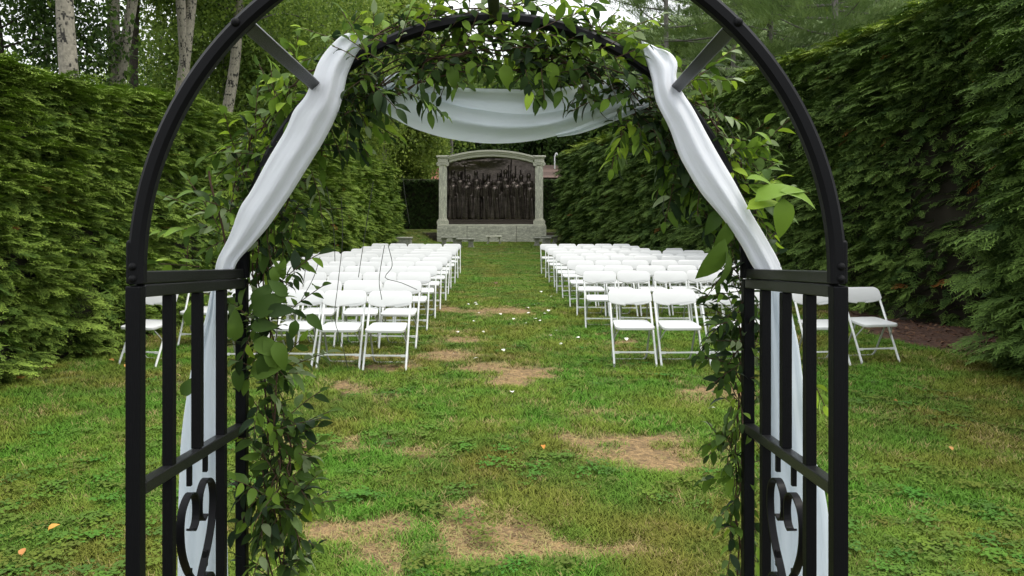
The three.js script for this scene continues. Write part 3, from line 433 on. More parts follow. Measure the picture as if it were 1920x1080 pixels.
// ------------------------------------------------------------------ the black iron arch
const Z0 = 1.4, DZ = 0.545, HOOP = 0.633, HY = 1.512;                 // front hoop's distance, depth of the arch, hoop radius, height of its springing
const A = (t, x, y) => V(lerp(-0.0097, 0.0067, t) + x, y - 0.035 * t, -(Z0 + DZ * t));   // t: 0 front hoop, 1 rear hoop
{
  const root = thing('wedding_arch', V(0, 0, -(Z0 + DZ / 2)), 'black wrought iron garden arch with heart scrollwork side panels', 'arch');
  const sq = (a, r = 0.3) => { const h = a / 2, k = h * (1 - r); return [[h, -k], [h, k], [k, h], [-k, h], [-h, k], [-h, -k], [-k, -h], [k, -h]]; };
  for (const t of [0, 1]) {
    const p = [A(t, HOOP, HY - 0.018), A(t, HOOP, HY - 0.004)]; for (let k = 0; k <= 96; k++) { const a = Math.PI * k / 96; p.push(A(t, Math.cos(a) * HOOP, HY + Math.sin(a) * HOOP)); } p.push(A(t, -HOOP, HY - 0.004), A(t, -HOOP, HY - 0.018));
    const hoop = part(root, t ? 'rear_hoop' : 'front_hoop', sweep(p, sq(0.029, 0.5), V(0, 0, 1)), M.iron);
    for (const s of [-1, 1]) {
      // flattened foot where the hoop is bolted to the panel
      part(hoop, 'foot', merge([box(s * (HOOP + 0.002) - 0.0145 + A(t, 0, 0).x, s * (HOOP + 0.002) + 0.0145 + A(t, 0, 0).x, HY - 0.0205 - 0.035 * t, HY + 0.06 - 0.035 * t, -(Z0 + DZ * t) - 0.0155, -(Z0 + DZ * t) + 0.0135, 0.006)]), M.iron);
      if (!t) for (const y of [1.5245, 1.5025]) { const b = new THREE.SphereGeometry(0.0075, 12, 6, 0, 6.2832, 0, 1.57); b.rotateX(Math.PI / 2); b.translate(A(0, s * (HOOP + 0.002), y).x, y, -Z0 + 0.0132); part(hoop, 'bolt', b, M.iron); }
      const post = part(root, 'post', box(A(t, s * (HOOP + 0.003), 0).x - 0.0135, A(t, s * (HOOP + 0.003), 0).x + 0.0135, -0.04, 1.489 - 0.035 * t, -(Z0 + DZ * t) - 0.0135, -(Z0 + DZ * t) + 0.0135, 0.003), M.iron);
    }
    if (!t) for (const a of [Math.PI / 4, 3 * Math.PI / 4, Math.PI / 2]) { const b = new THREE.SphereGeometry(0.0085, 12, 6, 0, 6.2832, 0, 1.57); b.rotateX(Math.PI / 2); const q = A(0, Math.cos(a) * (HOOP + 0.004), HY + Math.sin(a) * (HOOP + 0.004)); b.translate(q.x, q.y, -Z0 + 0.0142); part(hoop, 'bolt', b, M.iron); }
  }
  for (const [a, w] of [[Math.PI * 0.25, 0.027], [Math.PI * 0.745, 0.027], [Math.PI * 0.5, 0.027]]) { const c = Math.cos(a), s = Math.sin(a); part(root, 'spoke', bar(A(0.028, c * HOOP, HY + s * HOOP), A(0.972, c * HOOP, HY + s * HOOP), w, 0.024, V(-s, c, 0)), M.ironGloss); }
  for (const s of [-1, 1]) {
    const X = s * (HOOP + 0.003), rail = (n, y, h, w) => part(root, n, bar(A(0.026, X, y), A(0.974, X, y), w, h), M.ironGloss);
    rail('upper_rail', 1.5035, 0.0235, 0.021); rail('lower_rail', 1.479, 0.0235, 0.024); rail('middle_rail', 1.118, 0.024, 0.024); rail('bottom_rail', 0.16, 0.024, 0.024);
    const bal = (t, y0, y1) => part(root, 'baluster', box(A(t, X, 0).x - 0.0105, A(t, X, 0).x + 0.0105, y0, y1, A(t, 0, 0).z - 0.0105, A(t, 0, 0).z + 0.0105, 0.002), M.iron);
    for (const t of [0.25, 0.75]) { bal(t, 1.106 - 0.035 * t + 0.0, 1.467 - 0.035 * t); bal(t, 0.17, 1.105 - 0.035 * t); }
    bal(0.5, 1.131 - 0.0175, 1.466 - 0.0175);
    // heart scrolls of flat strap iron
    const strap = [[0.0022, -0.008], [0.0022, 0.008], [-0.0022, 0.008], [-0.0022, -0.008]];
    const P = (u, y) => A(0.5, X, y).add(V(0, 0, -u));
    for (const top of [1.062, 0.852]) for (const e of [-1, 1]) {
      const k = [[0.042, -0.074], [0.026, -0.08], [0.013, -0.07], [0.008, -0.048], [0.013, -0.018], [0.034, 0.0], [0.056, 0.0], [0.082, -0.018], [0.092, -0.05], [0.086, -0.1], [0.06, -0.15], [0.03, -0.185], [0.006, -0.225], [0.004, -0.25]].map(([u, y]) => P(e * u, top + y - 0.0175));
      const c = new THREE.CatmullRomCurve3(k, false, 'centripetal').getPoints(56);
      part(root, 'heart_scroll', sweep(c, strap, V(1, 0, 0)), M.iron);
      part(root, 'scroll_stub', box(A(0.5, X, 0).x - 0.005, A(0.5, X, 0).x + 0.005, top - 0.0155, top === 1.062 ? 1.0885 : top + 0.02, P(e * 0.045, 0).z - 0.005, P(e * 0.045, 0).z + 0.005, 0.001), M.iron);
    }
  }
}

// ------------------------------------------------------------------ draped white fabric
function outline(list) { const c = new THREE.CatmullRomCurve3(list.map(([x, y]) => V(x, y, 0))); c.getPointAt(0.5); return t => c.getPointAt(clamp(t)); }
// a gathered bundle of cloth between two edges; dep(t) its distance, thickness and folds from f
function bundle(L, Rr, dep, thick, folds, seed, nu = 70, nv = 60) {
  const a = outline(L), b = outline(Rr);
  return gridGeo(nv, nu, (u, v) => {
    const t = 1 - v, ang = u * Math.PI * 2, front = Math.sin(ang), s = 0.5 - 0.5 * Math.cos(ang);   // front half, then back half
    const p = a(t).clone().lerp(b(t), s), ripple = folds.reduce((q, [n, amp, ph, tw]) => q + amp * Math.sin(s * n * 3.1416 + ph + t * tw), 0) * Math.sqrt(Math.max(0, Math.abs(front)));
    return at(p.x, p.y, dep(t, s) - front * thick(t) - (front > 0 ? ripple : ripple * 0.4) + 0.002 * (fbm(t * 9, s * 5, seed) - 0.5));
  });
}
function sheet(top, bottom, dep, folds, seed, nu = 90, nv = 36) {
  const a = outline(top), b = outline(bottom);
  return gridGeo(nu, nv, (u, v) => { const s = 1 - v, p = a(u).clone().lerp(b(u), s), e = Math.sin(u * 3.1416); const rip = folds.reduce((q, [n, amp, ph, cv]) => q + amp * Math.sin(s * n * 3.1416 + ph + cv * e), 0); return at(p.x, p.y, dep(u, s) + rip + 0.004 * (fbm(u * 8, s * 4, seed) - 0.5)); });
}
{
  const root = thing('left_drape', at(420, 503, 1.9), 'white sheer drape tied down the left side of the arch', 'drape'); root.name = 'drape';
  taken.drape = 0;
  part(root, 'gathered_cloth', bundle(
    [[668, 62], [648, 63], [620, 85], [598, 115], [587, 143], [573, 179], [551, 207], [537, 240], [504, 296], [469, 360], [451, 387], [429, 444], [407, 488], [402, 512], [396, 545]],
    [[692, 68], [684, 80], [671, 98], [661, 118], [651, 142], [645, 171], [634, 210], [607, 265], [579, 310], [548, 360], [533, 382], [504, 424], [473, 460], [446, 490], [436, 512], [412, 545]],
    t => lerp(1.945, 1.9, smooth(0, 0.3, t)), t => lerp(0.032, 0.045, Math.sin(t * 3.1416)) * (1 - 0.45 * smooth(0.7, 1, t)), [[4, 0.006, 0.6, 2.0], [7, 0.0014, 2, -1.5]], 3), M.cloth);
  part(root, 'hanging_cloth', bundle(
    [[396, 540], [384, 600], [366, 655], [352, 730], [340, 820], [335, 930], [333, 1090], [330, 1500], [326, 1680]],
    [[413, 540], [414, 600], [416, 680], [420, 800], [424, 930], [428, 1090], [436, 1500], [440, 1680]],
    (t, s) => 1.86 - 0.03 * t, t => 0.012 + 0.02 * t, [[4, 0.004, 0.3, 0.5], [9, 0.0015, 1, 0.4]], 4), M.sheer);
}
{
  const root = thing('drape', at(1430, 500, 1.9), 'white sheer drape tied down the right side of the arch', 'drape');
  part(root, 'gathered_cloth', bundle(
    [[1202, 76], [1207, 96], [1212, 115], [1222, 148], [1230, 189], [1255, 241], [1274, 293], [1284, 312], [1313, 360], [1357, 413], [1390, 461], [1407, 493], [1424, 520], [1436, 548]],
    [[1212, 80], [1236, 90], [1258, 100], [1270, 118], [1268, 145], [1277, 168], [1300, 204], [1326, 252], [1345, 286], [1378, 342], [1407, 396], [1440, 452], [1464, 499], [1474, 548]],
    t => lerp(1.945, 1.89, smooth(0, 0.3, t)), t => lerp(0.03, 0.045, Math.sin(t * 3.1416)) * (1 - 0.4 * smooth(0.7, 1, t)), [[4, 0.006, 2.2, -2.2], [7, 0.0014, 0.5, 1.5]], 5), M.cloth);
  part(root, 'hanging_cloth', bundle(
    [[1434, 542], [1436, 640], [1438, 760], [1442, 900], [1446, 1090], [1452, 1500], [1456, 1680]],
    [[1475, 542], [1487, 602], [1496, 640], [1509, 740], [1523, 840], [1542, 905], [1553, 965], [1558, 1090], [1566, 1500], [1570, 1680]],
    (t, s) => 1.84 - 0.03 * t, t => 0.014 + 0.02 * t, [[4, 0.004, 0.3, 0.5], [9, 0.0015, 1, 0.4]], 6), M.sheer);
}
{
  const root = thing('drape', at(940, 210, 2.02), 'white sheer swag hanging across the top of the arch', 'drape');
  const crease = [[690, 176], [722, 160], [760, 158], [800, 172], [850, 193], [905, 206], [960, 213], [1015, 213], [1060, 204], [1100, 188], [1135, 165], [1165, 152], [1212, 190]];
  part(root, 'rear_fold', sheet([[688, 168], [720, 146], [752, 136], [790, 146], [820, 160], [880, 165], [950, 167], [1000, 168], [1050, 164], [1100, 157], [1140, 149], [1172, 150], [1216, 186]], crease.map(([x, y]) => [x, y + 16]), (u, s) => 2.05 - 0.01 * s, [[2, 0.012, 0.4, 1.5], [5, 0.003, 1, -2]], 7), M.sheer);
  part(root, 'front_fold', sheet(crease, [[689, 181], [715, 207], [770, 238], [803, 250], [837, 259], [900, 268], [940, 269], [974, 267], [1010, 262], [1041, 255], [1080, 246], [1122, 233], [1216, 198]], (u, s) => 2.03 - 0.045 * Math.sin(s * 3.14) * Math.sin(u * 3.14), [[2, 0.014, 0.2, 2.0], [4, 0.004, 2, -2.5]], 8), M.sheer);
  part(root, 'tail_fold', sheet([[1040, 250], [1080, 238], [1130, 218], [1175, 203], [1216, 192]], [[1046, 257], [1085, 251], [1125, 238], [1170, 220], [1217, 200]], () => 1.985, [[3, 0.005, 0, 1]], 9, 40, 14), M.sheer);
}

// ------------------------------------------------------------------ leaf garlands on the rear hoop
function leafGeo(width, fold, droop, tip, seed) {
  const R = rng(seed), n = 6, pos = [], idx = [], prof = t => width * Math.pow(Math.sin(Math.PI * Math.pow(t, tip)), 0.8);
  for (let i = 0; i <= n; i++) { const t = i / n, w = i === 0 || i === n ? 0.004 : prof(t), y = -droop * t * t + 0.05 * Math.sin(t * 3.14), wob = (R() - 0.5) * 0.03; pos.push(t, y + w * fold + wob, -w, t, y, 0, t, y + w * fold - wob, w); }
  for (let i = 0; i < n; i++) for (const k of [0, 1]) { const a = i * 3 + k, b = a + 1, c = a + 3, d = b + 3; idx.push(a, b, d, a, d, c); }
  const g = new THREE.BufferGeometry(); g.setAttribute('position', new THREE.Float32BufferAttribute(pos, 3)); g.setIndex(idx); g.computeVertexNormals();
  if (g.attributes.normal.getY(1) < 0) { g.index.array.reverse(); g.computeVertexNormals(); }
  return g;
}
const leafShapes = [leafGeo(0.21, 0.35, 0.16, 0.9, 1), leafGeo(0.25, 0.22, 0.3, 0.95, 2), leafGeo(0.18, 0.5, 0.05, 0.85, 3), leafGeo(0.26, 0.3, 0.25, 0.7, 4), leafGeo(0.15, 0.35, 0.3, 0.9, 5)];
const TONES = [[0.028, 0.058, 0.01], [0.055, 0.11, 0.014], [0.1, 0.18, 0.02], [0.18, 0.3, 0.03], [0.3, 0.44, 0.035], [0.27, 0.34, 0.17], [0.018, 0.04, 0.012], [0.14, 0.22, 0.06]].map(c => col(...c));
const leafMats = TONES.map(c => new THREE.MeshPhysicalMaterial({ color: c, roughness: 0.85, transmission: 0.34, thickness: 0, side: THREE.DoubleSide, specularIntensity: 0.3, clearcoat: 0.18, clearcoatRoughness: 0.35 }));
class Garland {
  constructor(root, seed) { this.root = root; this.R = rng(seed); this.leaves = []; this.stems = []; this.twines = []; }
  pick(w) { let r = this.R() * w.reduce((a, b) => a + b, 0); for (let i = 0; i < w.length; i++) if ((r -= w[i]) < 0) return i; return 0; }
  leaf(p, dir, up, size, shape, tone) {
    const X = dir.clone().normalize(), Z = X.clone().cross(up).normalize(), Y = Z.clone().cross(X).normalize();
    this.leaves.push({ m: new THREE.Matrix4().makeBasis(X.multiplyScalar(size), Y.multiplyScalar(size), Z.multiplyScalar(size)).setPosition(p), shape, tone, score: size / Math.max(0.5, -p.z) + 0.006 * (2 + p.z) });
  }
  sprig(p0, dir, len, o = {}) {
    const R = this.R, n = o.n ?? Math.max(4, Math.round(len / (o.gap ?? 0.018))), pts = [p0.clone()], d = dir.clone().normalize(), droop = o.droop ?? 0.5;
    const steps = 5; for (let k = 0; k < steps; k++) { d.y -= droop * len / steps * 3; d.x += (R() - 0.5) * 0.25; d.z += (R() - 0.5) * 0.2; d.normalize(); pts.push(pts[k].clone().addScaledVector(d, len / steps)); }
    const c = new THREE.CatmullRomCurve3(pts); this.stems.push(tube(pts, o.r ?? 0.0011, 4, 7));
    const side0 = V(R() - 0.5, R() * 0.6 + 0.2, R() - 0.5).normalize();
    for (let k = 0; k < n; k++) {
      const t = (k + 0.6) / n, p = c.getPoint(t), T = c.getTangent(t), S = T.clone().cross(side0).normalize(), e = k % 2 ? 1 : -1;
      const L = 1.18 * (o.size ?? 0.034) * (0.7 + R() * 0.5) * (0.75 + 0.4 * Math.sin(t * 3));
      const dirL = T.clone().multiplyScalar(0.55 + R() * 0.4).addScaledVector(S, e * (0.75 + R() * 0.3)).addScaledVector(V(0, -1, 0), 0.1 + R() * 0.35); if (k === n - 1) dirL.copy(T);
      const up = side0.clone().add(V((R() - 0.5) * 0.9, (R() - 0.2) * 0.7, (R() - 0.3) * 0.9));
      this.leaf(p, dirL, up, L, o.shape ?? this.pick([4, 4, 2, 0, 1]), this.pick(o.tones ?? [3, 5, 5, 3, 1, 0.7, 2, 1]));
    }
  }
  run(path, count, spread, o) {                                       // sprigs scattered along a path of points
    const R = this.R, c = new THREE.CatmullRomCurve3(path);
    for (let k = 0; k < count; k++) {
      const t = R(), p = c.getPoint(t), T = c.getTangent(t); if (R() < 0.5) T.negate();
      const out = V(R() - 0.5, R() - 0.5, (R() - 0.5) * 0.9).normalize(), q = p.clone().addScaledVector(out, R() * spread * 0.6), d = T.clone().multiplyScalar(0.75).addScaledVector(out, 0.7);
      this.sprig(q, d, (o.len ?? 0.14) * (0.5 + R() * 0.8), o);
    }
    for (let s = 0; s < 2; s++) this.stems.push(tube(c.getPoints(14).map(p => p.clone().add(V((R() - 0.5) * spread * 0.5, (R() - 0.5) * spread * 0.5, (R() - 0.5) * spread * 0.5))), 0.002, 5, 40));
  }
  twine(pts, r = 0.0009) { this.twines.push(tube(pts, r, 4, 20)); }
  build() {
    const o = this.root.position; part(this.root, 'stems', merge(this.stems), M.vine);
    this.twines.forEach(g => part(this.root, 'twine', g, M.tubeGrey === 0 ? M.vine : twineMat));
    this.leaves.sort((a, b) => b.score - a.score);
    const rest = leafShapes.map(() => []);
    this.leaves.forEach((l, i) => {
      const e = l.m.elements; e[12] -= o.x; e[13] -= o.y; e[14] -= o.z;
      if (i < 290) { const m = new THREE.Mesh(leafShapes[l.shape], leafMats[l.tone]); m.name = 'leaf'; m.applyMatrix4(l.m); m.castShadow = m.receiveShadow = true; this.root.add(m); }
      else rest[l.shape].push([l.m, TONES[l.tone]]);
    });
    rest.forEach((l, i) => l.length && instances(this.root, 'small_leaves', leafShapes[i], M.leaf, l));
  }
}
const twineMat = new THREE.MeshStandardMaterial({ color: col(0.05, 0.055, 0.04), roughness: 0.7 });
const hoopAt = (deg, dr = 0, dz = 0) => { const a = deg * Math.PI / 180; return A(1, Math.cos(a) * (HOOP + dr), HY + Math.sin(a) * (HOOP + dr)).add(V(0, 0, dz)); };
const arcPts = (a, b, dr, dz, n = 8) => Array.from({ length: n + 1 }, (_, k) => hoopAt(lerp(a, b, k / n), dr, dz));
const DARK = [6, 5, 2, 0.4, 0.1, 0.2, 5, 0.3], MIX = [3, 5, 5, 3, 1.2, 0.7, 2, 1], FRESH = [0.5, 2, 5, 5, 2.5, 1.2, 0.3, 2], YEL = [0, 0, 1, 4, 6, 0.5, 0, 0.5];
// a sprig given by the two ends where the photograph shows it
const span = (G, a, b, d0, d1, o) => { const p = at(a[0], a[1], d0), q = at(b[0], b[1], d1), dir = q.clone().sub(p), len = dir.length(), dr = o.droop ?? 0.25; dir.normalize(); dir.y += dr * len * 1.5; G.sprig(p, dir, len, { ...o, droop: dr }); };
{
  const G = new Garland(thing('leaf_garland', hoopAt(92), 'thick green leaf garland over the crown of the arch', 'garland'), 41);
  G.run(arcPts(56, 132, -0.04, -0.07), 110, 0.065, { len: 0.12, size: 0.034, droop: 0.3, tones: DARK });
  G.run(arcPts(60, 126, -0.075, -0.04), 52, 0.045, { len: 0.1, size: 0.033, droop: 0.3, tones: MIX });
  G.run(arcPts(66, 120, -0.12, -0.03), 9, 0.03, { len: 0.08, size: 0.034, tones: MIX, droop: 1.5 });
  G.run(arcPts(62, 124, 0.04, -0.06), 42, 0.05, { len: 0.13, size: 0.038, tones: FRESH, droop: 0.1 });
  const F = { size: 0.036, tones: FRESH, gap: 0.016 };
  span(G, [700, 130], [640, 20], 1.9, 1.9, { ...F, droop: -0.1 }); span(G, [720, 120], [648, 72], 1.9, 1.88, F); span(G, [790, 70], [830, -10], 1.92, 1.9, F);
  span(G, [745, 85], [775, 20], 1.92, 1.9, F); span(G, [870, 90], [905, 5], 1.92, 1.88, F); span(G, [820, 40], [800, -20], 1.95, 1.95, F);
  span(G, [960, 60], [905, 20], 1.9, 1.86, F); span(G, [980, 70], [1080, 20], 1.93, 1.9, F); span(G, [1030, 60], [1140, -5], 1.95, 1.95, { ...F, tones: MIX });
  span(G, [1100, 90], [1150, 20], 1.95, 1.93, F); span(G, [1120, 95], [1205, 60], 1.93, 1.92, { ...F, tones: YEL }); span(G, [1150, 110], [1195, 95], 1.92, 1.92, { ...F, tones: YEL });
  span(G, [960, 50], [940, 45], 1.88, 1.84, { size: 0.03, tones: YEL, n: 6 }); span(G, [1010, 60], [1050, 70], 1.9, 1.86, F);
  // sprigs hanging before the swag
  span(G, [740, 165], [838, 205], 1.92, 1.9, { size: 0.042, tones: [1, 4, 5, 1, 0, 0, 2, 0], n: 17, droop: 0.5 }); span(G, [700, 160], [745, 205], 1.9, 1.88, { size: 0.042, tones: DARK, n: 8, droop: 1 }); span(G, [790, 150], [800, 215], 1.9, 1.9, { size: 0.036, tones: DARK, n: 7 });
  span(G, [985, 130], [1000, 190], 1.92, 1.92, { size: 0.036, tones: MIX, n: 8, droop: 1 }); span(G, [1015, 130], [1018, 188], 1.92, 1.92, { size: 0.036, tones: DARK, n: 8, droop: 1 });
  span(G, [1185, 168], [1125, 192], 1.94, 1.92, { size: 0.034, tones: DARK, n: 9, shape: 1 }); span(G, [1190, 170], [1160, 214], 1.93, 1.91, { size: 0.032, tones: DARK, n: 8, shape: 1 }); span(G, [1160, 120], [1195, 150], 1.9, 1.9, { size: 0.036, tones: MIX, n: 6 });
  span(G, [672, 112], [625, 82], 1.86, 1.85, { size: 0.024, tones: DARK, n: 4, gap: 0.02 });
  for (let k = 0; k < 7; k++) G.leaf(at(830 + k * 38 + G.R() * 20, 112 + G.R() * 20, 1.95), V(G.R() - 0.5, -1, 0.1), V(0.2 * (G.R() - 0.5), 0.1, 1), 0.055 + G.R() * 0.015, 3, [2, 3, 1, 3][k % 4]);
  G.twine([at(1130, 105, 1.9), at(1140, 140, 1.9), at(1152, 175, 1.89), at(1160, 192, 1.89)]);
  G.build();
}
{
  const G = new Garland(thing('leaf_garland', A(1, -HOOP, 0.9), 'green leaf garland trailing down the left leg of the arch', 'garland'), 43);
  G.run(arcPts(126, 180, 0.02, -0.05), 52, 0.05, { len: 0.13, size: 0.034, tones: MIX });
  G.run(arcPts(130, 178, -0.05, -0.07), 46, 0.05, { len: 0.13, size: 0.034, tones: DARK });
  G.run(arcPts(132, 165, 0.07, -0.05), 30, 0.05, { len: 0.13, size: 0.036, tones: FRESH });
  const leg = [at(478, 470, 1.96), at(486, 560, 1.97), at(490, 660, 1.97), at(494, 760, 1.97), at(498, 860, 1.96), at(502, 960, 1.95), at(508, 1100, 1.95), at(506, 1300, 1.95)];
  G.run(leg, 54, 0.055, { len: 0.12, size: 0.034, tones: DARK, droop: 1 });
  G.run(leg.map(p => p.clone().add(V(0.035, 0, 0.03))), 46, 0.06, { len: 0.13, size: 0.036, tones: MIX, droop: 1 });
  G.run([at(536, 800, 1.95), at(540, 900, 1.94), at(530, 1000, 1.93)], 26, 0.05, { len: 0.12, size: 0.036, tones: MIX, droop: 1 });
  const F = { size: 0.037, tones: FRESH, gap: 0.017 };
  // the bushy spray to the left of the hoop
  span(G, [424, 465], [398, 320], 1.92, 1.88, { n: 5, size: 0.026, tones: FRESH, r: 0.0028, droop: 0.05 }); span(G, [412, 430], [372, 325], 1.9, 1.87, { ...F, droop: 0 }); span(G, [412, 425], [295, 435], 1.9, 1.86, { ...F, tones: [0, 1, 3, 4, 1, 4, 0, 3] }); span(G, [400, 405], [308, 365], 1.9, 1.87, F);
  span(G, [415, 440], [345, 400], 1.93, 1.9, F); span(G, [420, 450], [385, 470], 1.92, 1.92, F); span(G, [430, 420], [425, 345], 1.93, 1.92, { ...F, tones: MIX }); span(G, [405, 410], [440, 380], 1.93, 1.92, { ...F, tones: MIX });
  span(G, [375, 500], [295, 495], 1.88, 1.86, { n: 5, size: 0.046, tones: FRESH, shape: 0 }); span(G, [350, 500], [352, 460], 1.88, 1.88, { n: 3, size: 0.04, tones: FRESH });
  span(G, [500, 290], [420, 285], 1.95, 1.92, { ...F, tones: [0, 2, 3, 1, 0, 5, 0, 3] }); span(G, [480, 260], [482, 160], 1.96, 1.94, F); span(G, [500, 240], [470, 200], 1.96, 1.95, F); span(G, [520, 200], [505, 130], 1.96, 1.95, F); span(G, [545, 180], [520, 135], 1.97, 1.96, F); span(G, [570, 130], [545, 85], 1.97, 1.97, F); span(G, [480, 360], [455, 290], 1.95, 1.94, { ...F, tones: MIX });
  // hanging to the right of the drape
  span(G, [640, 215], [700, 290], 1.98, 2.0, { ...F, tones: MIX, droop: 0.6 }); span(G, [650, 200], [745, 265], 2.0, 2.05, { ...F, tones: FRESH }); span(G, [620, 240], [640, 300], 1.97, 1.97, { ...F, tones: DARK }); span(G, [600, 270], [690, 280], 1.98, 2.0, { ...F, tones: [2, 4, 3, 1, 0, 2, 2, 1] });
  span(G, [584, 320], [608, 410], 1.95, 1.94, { n: 10, size: 0.036, tones: [1, 2, 2, 1, 0, 5, 0, 3], droop: 0.8 }); span(G, [560, 380], [545, 440], 1.95, 1.95, { ...F, tones: MIX }); span(G, [540, 400], [580, 400], 1.95, 1.95, { ...F, tones: DARK }); span(G, [650, 170], [690, 240], 1.97, 1.98, { ...F, tones: DARK });
  // large broad leaves at the top of the leg
  const big = (px, py, d, dx, dy, dz, s, tone, u = V(0.3, 0.4, 1)) => G.leaf(at(px, py, d), V(dx, dy, dz), u, s, 3, tone);
  big(474, 590, 1.88, 0.75, 0.5, 0.1, 0.098, 1); big(500, 585, 1.87, 0.8, 0.1, 0.15, 0.07, 0); big(472, 570, 1.89, 0.7, 0.65, 0, 0.075, 1); big(470, 612, 1.88, 0.9, 0.05, 0.1, 0.066, 1); big(475, 640, 1.88, 0.9, -0.35, 0.1, 0.085, 2); big(520, 690, 1.88, -0.3, 0.9, 0.2, 0.08, 2); big(470, 700, 1.89, 0.8, 0.3, 0.1, 0.1, 2); big(516, 640, 1.87, 0.35, -0.9, 0.1, 0.075, 2); big(500, 660, 1.88, -0.2, -0.9, 0.1, 0.07, 1); big(538, 555, 1.87, -0.5, 0.5, 0.1, 0.06, 1);
  big(512, 500, 1.9, 0.2, -0.9, 0.1, 0.05, 2); big(526, 515, 1.9, 0.2, 0.6, 0.1, 0.04, 2); big(555, 600, 1.92, -0.2, -0.9, 0.1, 0.05, 1); big(575, 590, 1.92, 0.7, -0.6, 0.1, 0.055, 1); big(352, 610, 1.78, 0.4, 0.8, 0.1, 0.07, 2); big(440, 640, 1.9, 0.05, 1, 0.1, 0.08, 2); big(445, 690, 1.9, 0.1, -1, 0.1, 0.06, 1); big(340, 740, 1.74, 0.7, 0.7, 0.1, 0.06, 1);
  span(G, [500, 430], [512, 520], 1.93, 1.9, { n: 6, size: 0.038, tones: MIX, droop: 1 }); span(G, [540, 690], [612, 655], 1.98, 2.02, { n: 9, size: 0.044, tones: [0, 0, 1, 0, 0, 6, 0, 3], shape: 4 }); span(G, [500, 700], [560, 700], 1.97, 1.98, { n: 7, size: 0.042, tones: [0, 1, 2, 0, 0, 5, 0, 3], shape: 4 });
  span(G, [510, 810], [600, 780], 1.93, 1.9, { n: 10, size: 0.034, tones: [2, 3, 1, 0, 0, 2, 3, 1], shape: 1 }); span(G, [500, 720], [540, 770], 1.94, 1.93, { ...F, tones: [0, 1, 2, 2, 0, 5, 0, 2], shape: 4, n: 7 }); span(G, [500, 780], [530, 840], 1.93, 1.92, { ...F, n: 8 }); span(G, [520, 880], [590, 950], 1.92, 1.9, { ...F, tones: MIX, n: 10 }); span(G, [530, 1060], [590, 1040], 1.92, 1.9, { n: 7, size: 0.04, tones: [0, 0, 1, 1, 0, 5, 0, 3], shape: 4 }); span(G, [560, 850], [585, 860], 1.92, 1.92, { n: 2, size: 0.03, tones: [0, 0, 0, 0, 0, 1, 0, 0] });
  // fine twine hanging from the garland
  G.twine([at(640, 370, 2), at(642, 450, 2), at(634, 530, 2), at(628, 600, 2), at(640, 640, 2), at(652, 690, 2)]); G.twine([at(612, 350, 2), at(622, 400, 2), at(627, 450, 2), at(628, 490, 2)]); G.twine([at(600, 482, 2), at(588, 520, 2), at(562, 568, 2)]); G.twine([at(572, 480, 2), at(573, 500, 2), at(569, 530, 2)]); G.twine([at(728, 460, 2), at(735, 500, 2), at(722, 520, 2), at(752, 530, 2), at(782, 543, 2)]); G.twine([at(700, 340, 2), at(681, 460, 2), at(672, 520, 2)]); G.twine([at(755, 330, 2), at(760, 370, 2), at(768, 420, 2)], 0.0006); G.twine([at(721, 460, 2), at(714, 500, 2), at(711, 530, 2), at(716, 562, 2)]);
  G.build();
}
